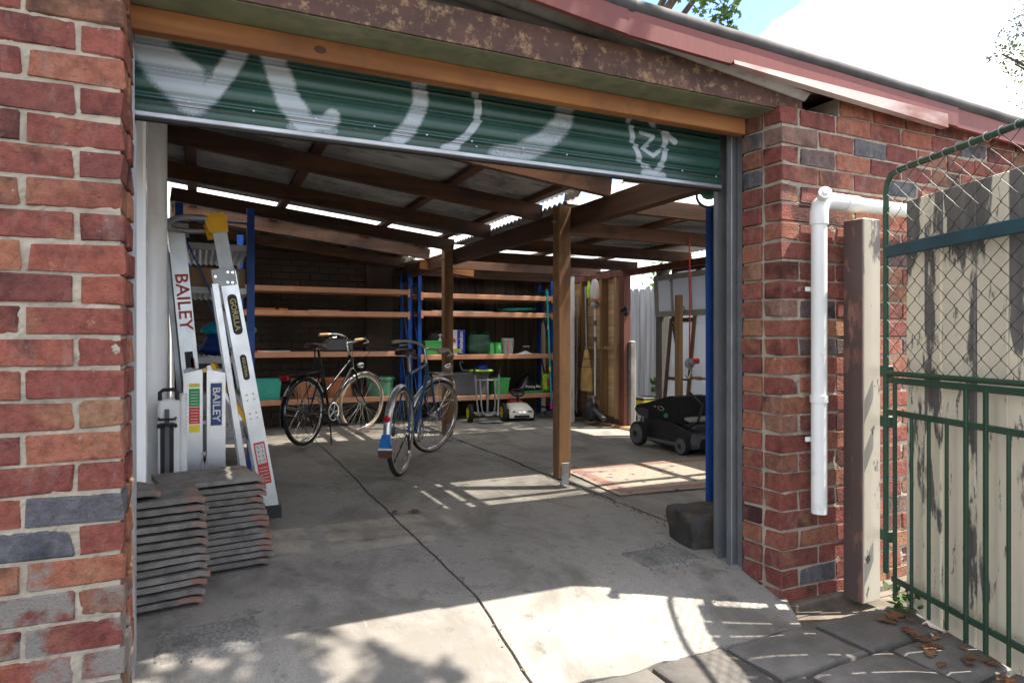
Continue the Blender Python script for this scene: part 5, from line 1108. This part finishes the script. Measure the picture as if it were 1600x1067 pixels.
for x, w, lb in ((.245, .17, 'cardboard box with white label on the upper grey shelf'), (.03, .2, 'plain cardboard box on the upper grey shelf behind the ladder')):
    c_ = thing('cardboard_box', lb, 'box', (x, 5.72, 1.555)); MB().box((0, 0, .075), (w, .3, .15), .003).ob('carton', 'cardboard', c_)
    if w < .18: MB().box((-.01, -.1515, .08), (.09, .003, .09)).ob('address_label', 'paper', c_)
# ---------------------------------------------------------------- hand trolley
ht = thing('hand_trolley', 'tubular steel hand trolley with yellow hubbed wheels', 'trolley', (3.31, 7.72, FZ), R(-8))
for x in (-.13, .13):
    g = MB(); g.tube([(x * 1.25, .06, .66), (x * 1.2, .05, .58), (x * 1.1, .03, .30), (x * 1.0, .0, .12), (x * .9, -.02, .08)], .012, 9); g.ob('side_tube', 'galv', ht, 60)
    g = MB(); g.tube([(x * 1.29, .062, .68), (x * 1.22, .052, .60)], .016, 9); g.ob('grip', 'rubber', ht, 60)
g = MB(); g.tube([(-.10, .035, .55), (-.09, .0, .22), (-.075, -.01, .13), (-.04, -.015, .09), (.04, -.015, .09), (.075, -.01, .13), (.09, 0, .22), (.10, .035, .55)], .010, 8); g.ob('inner_loop', 'galv', ht, 60)
for z, y in ((.53, .046), (.10, 0)): MB().tube([(-.16, y, z), (.16, y, z)], .010, 8).ob('crossbar', 'galv', ht, 60)
MB().box((0, .03, .30), (.025, .012, .5), .002).ob('spine', 'galv', ht); MB().box((0, -.07, .02), (.30, .16, .008), .002).ob('toe_plate', 'galv', ht)
MB().tube([(-.24, .06, .115), (.24, .06, .115)], .009, 8).ob('axle', 'galv', ht, 60)
for x in (-.22, .22):
    w = MB().lathe([(.09, -.03), (.115, -.022), (.115, .022), (.09, .03)], 24, X(0, R(90), 0, (x, .06, .115))).ob('wheel', 'rubber', ht, 40); MB().lathe([(.072, -.033), (.068, .033)], 20, X(0, R(90), 0, (x, .06, .115))).ob('hub', 'sticker_yellow', w, 40)
# ---------------------------------------------------------------- ride-on toy car
tcar = thing('toy_car', 'white ride on toy car with black steering wheel', 'toy car', (3.80, 7.88, FZ), R(172))
g = MB(); secs = [(-.27, .11, .05, .10, .8), (-.25, .155, .04, .15, .8), (-.18, .17, .04, .19, .7), (-.02, .165, .05, .215, .65), (.10, .15, .06, .20, .7), (.28, .14, .07, .19, .7), (.33, .11, .09, .18, .7)]
vs = []
for x, w, z0, z1, sh in secs: vs += [(-w, x, z0), (-w * 1.03, x, z0 * .4 + z1 * .6), (-w * sh, x, z1), (0, x, z1 + .012), (w * sh, x, z1), (w * 1.03, x, z0 * .4 + z1 * .6), (w, x, z0)]
n = len(secs); g.m = Matrix.Rotation(0, 4, 'Z'); g.add(vs, [(i * 7 + k, i * 7 + 7 + k, i * 7 + 7 + (k + 1) % 7, i * 7 + (k + 1) % 7) for i in range(n - 1) for k in range(7)] + [tuple(range(7)), tuple((n - 1) * 7 + k for k in range(6, -1, -1))])
tcar.rotation_euler[2] = R(-14); g.ob('body', 'toy_white', tcar, 50)
for x in (-.16, .16):
    for y in (-.16, .22):
        w = MB().lathe([(.065, -.025), (.078, -.018), (.078, .018), (.065, .025)], 20, X(0, R(90), 0, (x, y, .078))).ob('wheel', 'rubber', tcar, 40); MB().lathe([(.045, -.028), (.045, .028)], 14, X(0, R(90), 0, (x, y, .078))).ob('hub_cap', 'wheel_grey', w, 40)
for s in (-1, 1):
    MB().prism([(-.025, -.008), (.02, -.012), (.03, .008), (-.02, .014)], .012, frame((s * .105, -.262, .125), (s, .35, 0), (0, .3, 1))).ob('headlight', 'toy_grey', tcar)
    MB().prism([(-.022, -.016), (.022, -.016), (.024, .012), (-.018, .016)], .01, frame((s * .027, -.271, .118), (1, 0, 0), (0, .3, 1))).ob('grille', 'chrome', tcar)
MB().box((0, -.268, .065), (.20, .02, .03), .006).ob('air_intake', 'black', tcar)
MB().tube([(0, -.03, .20), (0, .02, .34)], .018, 8).ob('steering_column', 'black', tcar, 60); g = MB(); g.m = X(R(-65), 0, 0, (0, .02, .345)); g.tube(arc(0, 0, .085, 0, 360, 24)[:-1], .014, 8, True)
g.m = X(R(25), 0, 0, (0, .02, .345)); g.v = []; g.f = []; g.tube([(.085 * math.cos(2 * math.pi * k / 24), .085 * math.sin(2 * math.pi * k / 24), 0) for k in range(24)], .014, 8, True); g.tube([(-.08, 0, 0), (.08, 0, 0)], .012, 6); g.ob('steering_wheel', 'black', tcar, 60)
MB().box((0, .20, .215), (.19, .22, .05), .02).ob('seat', 'red', tcar); g = MB(); g.box((0, .31, .27), (.19, .03, .1), .012); g.ob('backrest', 'red', tcar)
# ---------------------------------------------------------------- mop, brooms, tools
mp_ = thing('mop', 'teal handled mop standing in front of the shelves', 'mop', (4.30, 7.86, FZ)); MB().tube([(0, 0, .14), (-.02, .10, 1.72)], .012, 10).ob('handle', 'mop_teal', mp_, 60); MB().lathe([(.03, 0), (.026, .07), (.014, .1)], 12, X(0, 0, 0, (0, 0, .11))).ob('socket', 'magenta', mp_, 40)
for z in (.62, 1.18): MB().lathe([(.0135, 0), (.0135, .06)], 10, X(R(-3.6), 0, 0, (-.012 * z, .066 * (z - .14), z))).ob('sleeve', 'sticker_yellow', mp_, 40)
g = MB(); pts = []
for i in range(90): a = i * .6; pts.append((-.02 + .019 * math.cos(a), .09 + .019 * math.sin(a), 1.36 + .0038 * i))
g.tube(pts, .004, 5); g.ob('spring_guard', 'mop_teal', mp_, 60); g = MB(); g.prism([(-.24, -.06), (.10, -.06), (.10, .06), (-.2, .06)], .03); g.prism([(-.1, -.045), (.06, -.045), (.06, .045), (-.1, .045)], .09); g.ob('head', 'mower_grey', mp_)
bo = thing('straw_broom', 'straw millet broom hanging on the stud wall', 'broom', (4.43, 7.18, FZ)); MB().tube([(0, 0, .85), (0, .03, 1.72)], .011, 9).ob('handle', 'galv', bo, 60)
g = MB(); vs = []; pr = [(.02, .92), (.05, .86), (.07, .78), (.115, .62), (.125, .48), (.115, .40)]
for r, z in pr:
    for k in range(18): a = 2 * math.pi * k / 18; vs.append((.045 * (.5 + r * 4) * math.cos(a), r * 1.1 * math.sin(a) * (1 + .05 * nz1(k * 1.7, z * 9)), z))
g.add(vs, [(i * 18 + k, i * 18 + 18 + k, i * 18 + 18 + (k + 1) % 18, i * 18 + (k + 1) % 18) for i in range(len(pr) - 1) for k in range(18)] + [tuple(17 - k for k in range(18))[::-1], tuple((len(pr) - 1) * 18 + k for k in range(17, -1, -1))]); g.ob('bristles', 'straw', bo, 50)
for z in (.70, .80): MB().lathe([(.071 if z > .75 else .093, 0), (.071 if z > .75 else .093, .008)], 18, X(0, 0, 0, (0, 0, z)) @ Matrix.Diagonal((.62, 1.12, 1, 1)), False).ob('binding', 'redwood', bo)
po = thing('pole_brush', 'white pole with clear bottle clip hanging on the stud wall', 'pole', (4.44, 7.0, FZ)); MB().tube([(0, 0, .35), (0, 0, 1.62)], .010, 8).ob('pole', 'white_pl', po, 60)
for z in (1.02, 1.22): MB().lathe([(.022, 0), (.022, .06)], 10, X(0, 0, 0, (0, 0, z))).ob('clip', 'grey_tub', po, 40)
sv = MB().lathe([(.03, 0), (.055, .03), (.055, .06), (.03, .09)], 14, X(0, 0, 0, (0, 0, 1.43))).ob('reel', 'galv', po, 40)
bt = thing('clear_bottle', 'clear plastic bottle on an orange bracket above the brooms', 'bottle', (4.42, 6.98, 1.66)); MB().lathe([(.04, .0), (.055, .03), (.055, .16), (.04, .22), (.02, .24)], 16).ob('bottle', 'clear_plastic', bt, 40); MB().box((.02, 0, -.012), (.10, .12, .012)).ob('bracket', 'orange', bt)
bt = thing('green_bottle', 'slim yellow green bottle beside the clear plastic bottle', 'bottle', (4.44, 7.15, 1.69)); MB().lathe([(.022, 0), (.026, .12), (.012, .16), (.012, .2)], 12).ob('bottle', 'lime', bt, 40); MB().box((.02, 0, -.012), (.08, .1, .012)).ob('bracket', 'galv', bt)
rk = thing('garden_rake', 'thin handled rake leaning in the dark corner by the white door', 'rake', (4.42, 7.42, FZ)); MB().tube([(0, 0, .1), (.03, .02, 1.6)], .011, 8).ob('handle', 'grey_wood', rk, 60); g = MB(); g.box((0, 0, .08), (.04, .3, .03), .004); g.ob('head', 'black', rk)
bk = thing('garden_blower', 'black garden blower lying under the straw broom', 'blower', (4.38, 7.0, FZ + .04)); MB().lathe([(.02, 0), (.09, .03), (.11, .12), (.08, .22), (.03, .25)], 14).ob('housing', 'black', bk, 50); MB().tube([(0, -.02, .16), (0, -.14, .12), (0, -.3, .05)], [.04, .035, .03], 10).ob('nozzle', 'mower_grey', bk, 60)
g = MB(); g.tube([(0, .06, .2), (0, .05, .3), (0, -.06, .3), (0, -.07, .2)], .012, 8); g.ob('handle', 'galv', bk, 60)
# white panelled door leaning in the far corner
wdr = thing('panelled_door', 'white panelled door leaning in the corner behind the timber post', 'door', (4.36, 7.60, FZ), R(78))
MB().box((0, 0, .92), (.66, .035, 1.84), .003).ob('slab', 'white_door', wdr)
for z, h in ((.36, .50), (.98, .55), (1.55, .42)):
    for x in (-.15, .15): MB().box((x, .019, z), (.21, .008, h), .003).ob('panel', 'white_door', wdr); 
MB().box((.30, .02, .95), (.03, .012, .16), .003).ob('lock_plate', 'black', wdr)
# old window sash and door frames leaning by the doorway
def sash(name, label, loc, rz, w, h, cols, rows, fm, tilt, zb=0, glass='obscure_glass', t_=.045, d=.035):
    th = thing(name, label, 'window', loc, rz); th.rotation_euler[1] = tilt
    for x in (-w / 2 + t_ / 2, w / 2 - t_ / 2): MB().box((0, x, h / 2 + zb), (d, t_, h), .003).ob('stile', fm, th)
    for z in (t_ / 2, h - t_ / 2): MB().box((0, 0, z + zb), (d - .004, w - 2 * t_, t_), .003).ob('rail', fm, th)
    for i in range(1, cols): MB().box((0, -w / 2 + w * i / cols, h / 2 + zb), (d - .008, .028, h - 2 * t_), .002).ob('glazing_bar', fm, th)
    for j in range(1, rows): MB().box((0, 0, h * j / rows + zb), (d - .010, w - 2 * t_, .028), .002).ob('glazing_bar', fm, th)
    if glass:
        for i in range(cols):
            for j in range(rows): MB().box((0, -w / 2 + w * (i + .5) / cols, h * (j + .5) / rows + zb), (.004, w / cols - .035, h / rows - .035)).ob('pane', glass, th)
    return th
sash('window_sash', 'grey painted sash frame mounted high beside the open doorway', (4.49, 5.42, 1.40), 0, .86, .44, 3, 1, 'win_paint', R(-3), t_=.055)
sash('window_sash', 'tall brown sash leaning below the grey frame by the mower', (4.44, 5.50, FZ), 0, .42, 1.28, 1, 2, 'frame_brown', R(6))
sash('window_sash', 'narrow pale timber sash leaning nearest the blue rack frame', (4.36, 5.02, FZ), 0, .46, 1.34, 1, 2, 'stud_wood', R(6))
MB().box((4.33, 5.28, .85), (.05, .07, 1.5), .004).ob('timber_stud', 'stud_wood', None, label='loose pale stud standing behind the mower', cat='timber')
sh_ = thing('hand_saw', 'rusty saw hanging from the frames behind the mower', 'saw', (4.40, 5.36, .85)); MB().tube([(0, 0, 0), (0, .03, .2), (0, .08, .42)], [.012, .014, .02], 8).ob('blade', 'frame_brown', sh_, 60); MB().tube([(0, .07, .40), (0, .10, .46), (0, .06, .48), (0, .05, .42)], .012, 8).ob('handle', 'rust', sh_, 60)
for y, z, lb in ((.2, .14, 'metal ring hook on the top rail of the grey sash frame'), (0, -.2, 'metal ring hook on the bottom rail of the grey sash frame')):
    MB().tube([(0, .035 * math.cos(a * .5), .035 * math.sin(a * .5)) for a in range(11)], .006, 6).ob('ring_hook', 'galv', None, 60, loc=(4.44, 5.36 + y, 1.66 + z), label=lb, cat='hook')
# red rope with a hook
rr_ = thing('red_rope', 'red rope hanging from the roof with a metal pulley', 'rope', (3.83, 4.53, 0))
MB().tube([(0, 0, 2.03), (.004, 0, 1.5), (0, 0, .99)], .0065, 7).ob('rope', 'rope_red', rr_, 60); MB().lathe([(.0, -.03), (.04, -.02), (.05, 0), (.04, .02), (0, .03)], 14, X(R(80), .4, 0, (0, 0, .95))).ob('pulley', 'galv', rr_, 40)
g = MB(); g.tube([(0, 0, .93), (.02, 0, .88), (.0, 0, .83), (-.03, 0, .82), (-.045, 0, .85)], .007, 7); g.ob('hook', 'chrome', rr_, 60); MB().box((.06, 0, .97), (.1, .03, .05), .012).ob('handle', 'sticker_red', rr_)
# work lamp by the door guide
wl = thing('work_lamp', 'round work lamp with green body beside the roller door', 'lamp', (2.66, 2.98, 1.985)); wl.rotation_euler[2] = R(-38)
MB().lathe([(.03, -.05), (.06, -.04), (.068, .0), (.06, .02), (.0, .024)], 24, X(R(90))).ob('housing', 'dark_green', wl, 40); MB().lathe([(.062, .0), (.074, .010), (.074, .026), (.063, .028)], 24, X(R(90)), False).ob('bezel', 'black', wl, 40)
cr_ = [(.062 * math.cos(R(a)), .062 * math.sin(R(a))) for a in range(170, 371, 20)] + [(.045 * math.cos(R(a)), .034 * math.sin(R(a)) + .004) for a in range(350, 189, -32)]
MB().prism(cr_, .010, frame((0, -.026, 0), (1, 0, 0), (0, 0, 1))).ob('lens', 'lamp_lens', wl); MB().tube([(0, .02, .05), (0, .03, .1), (.15, .1, .12)], .006, 6).ob('bracket', 'black', wl, 60)
# ---------------------------------------------------------------- things in the yard
yc = thing('yellow_crate', 'yellow tray cart with black wheels outside the doorway', 'cart', (5.22, 7.0, .08)); MB().box((0, 0, .22), (.28, .26, .2), .02).ob('tray', 'sticker_yellow', yc); MB().box((0, 0, .33), (.34, .32, .02), .005).ob('rim', 'black', yc)
for x in (-.12, .12):
    for y in (-.12, .12): MB().lathe([(.055, -.02), (.06, 0), (.055, .02)], 14, X(R(90), 0, 0, (x, y, .06))).ob('wheel', 'black', yc, 40)
MB().tube([(0, 0, 0), (.0, .4, 0)], .07, 18, cap=True).ob('clay_pipe', 'terracotta', None, 40, loc=(5.6, 7.1, .16), rz=-.3, label='terracotta pipe lying on the path outside the doorway', cat='pipe')
pl = thing('potted_weed', 'small green weed sprouting by the paling fence', 'plant', (5.7, 7.35, .08)); g = MB(); lp = leafpoly('leaf', .1)
for k in range(70): g.add(lp, [tuple(range(6))], X(rnd.uniform(.3, 1.3), 0, rnd.uniform(0, 6.3), (rnd.uniform(-.08, .08), rnd.uniform(-.12, .12), rnd.uniform(.0, .5))))
g.ob('leaves', 'leaf', pl); MB().tube([(0, 0, 0), (.02, .01, .5)], .01, 6).ob('stem', 'bark', pl)
# weeds and fallen leaves at the gate
iv = thing('ivy_weed', 'green ivy weed growing at the foot of the gate post', 'plant', (2.74, 1.84, 0)); g = MB(); lp = leafpoly('leaf', .05)
for k in range(46): g.add(lp, [tuple(range(6))], X(rnd.uniform(-.5, .9), rnd.uniform(-.4, .4), rnd.uniform(0, 6.3), (rnd.uniform(-.07, .06), rnd.uniform(-.07, .06), rnd.uniform(.01, .09))))
g.ob('leaves', 'leaf', iv); MB().tube([(0, 0, -.01), (.02, .0, .07)], .004, 5).ob('stem', 'bark', iv)
def leafm(s, k):
    lp = leafpoly('oak', s); g = MB(); c = (0, s * .5, .012); vs = [(x, y, .004 + abs(x) * .22 + .008 * nz1(x * 30, y * 30, k)) for x, y, z in lp] + [c]; n = len(lp); g.add(vs, [(i, (i + 1) % n, n) for i in range(n)]); return g.mesh('fallen_leaf', 'dry_leaf')
FL = [leafm(s, i) for i, s in enumerate((.06, .075, .09, .05))]
for k in range(30):
    t_ = rnd.uniform(0, 1.0); p = Vector((2.72, 1.93, 0)) + GD * t_ + GN * rnd.gauss(-.07, .06); link('fallen_leaf', rnd.choice(FL), None, (p.x, p.y, .004), rnd.uniform(0, 6.3), 'dry brown leaf lying on the pavers along the gate', 'leaf', 'dry leaves along the gate')
for p, lb in (((1.141, 3.892), 'larger dry leaf curled beside the floor joint'), ((1.055, 3.91), 'smaller dry leaf lying on the floor joint')): link('fallen_leaf', FL[2 if 'larger' in lb else 0], None, (p[0], p[1], FZ + .004), rnd.uniform(0, 6), lb, 'leaf')
# grit and crumbs along the crack between the slabs and in the corners of the floor
g = MB(); vs0, fs0 = chamfer(1, 1, 1, .5)
def crumb(u, v, s): g.add([(x * s * rnd.uniform(.6, 1.2), y * s * rnd.uniform(.6, 1.2), z * s * .6) for x, y, z in vs0], fs0, X(0, 0, rnd.uniform(0, 6), (u, v, zf(v) + s * .4)))
for k in range(260):
    v = rnd.uniform(2.6, 4.6); crumb(c2(v) + rnd.gauss(-.02, .03), v, rnd.uniform(.0015, .006))
for k in range(90): crumb(rnd.uniform(1.85, 2.25), rnd.uniform(2.38, 2.75), rnd.uniform(.0012, .004))
for k in range(160): crumb(rnd.uniform(-.1, 4.3), rnd.uniform(2.1, 8), rnd.uniform(.0012, .0035))
for k in range(120): v = rnd.uniform(2.0, 4.5); crumb(j1(v) + rnd.gauss(0, .012), v, rnd.uniform(.0012, .004))
g.ob('floor_grit', 'dirt', None, label='loose grit scattered along the cracks of the concrete floor', cat='grit', kind='stuff')
for o in list(COL.objects):
    if o.parent is None and 'category' in o and 'kind' not in o: o['kind'] = 'thing'
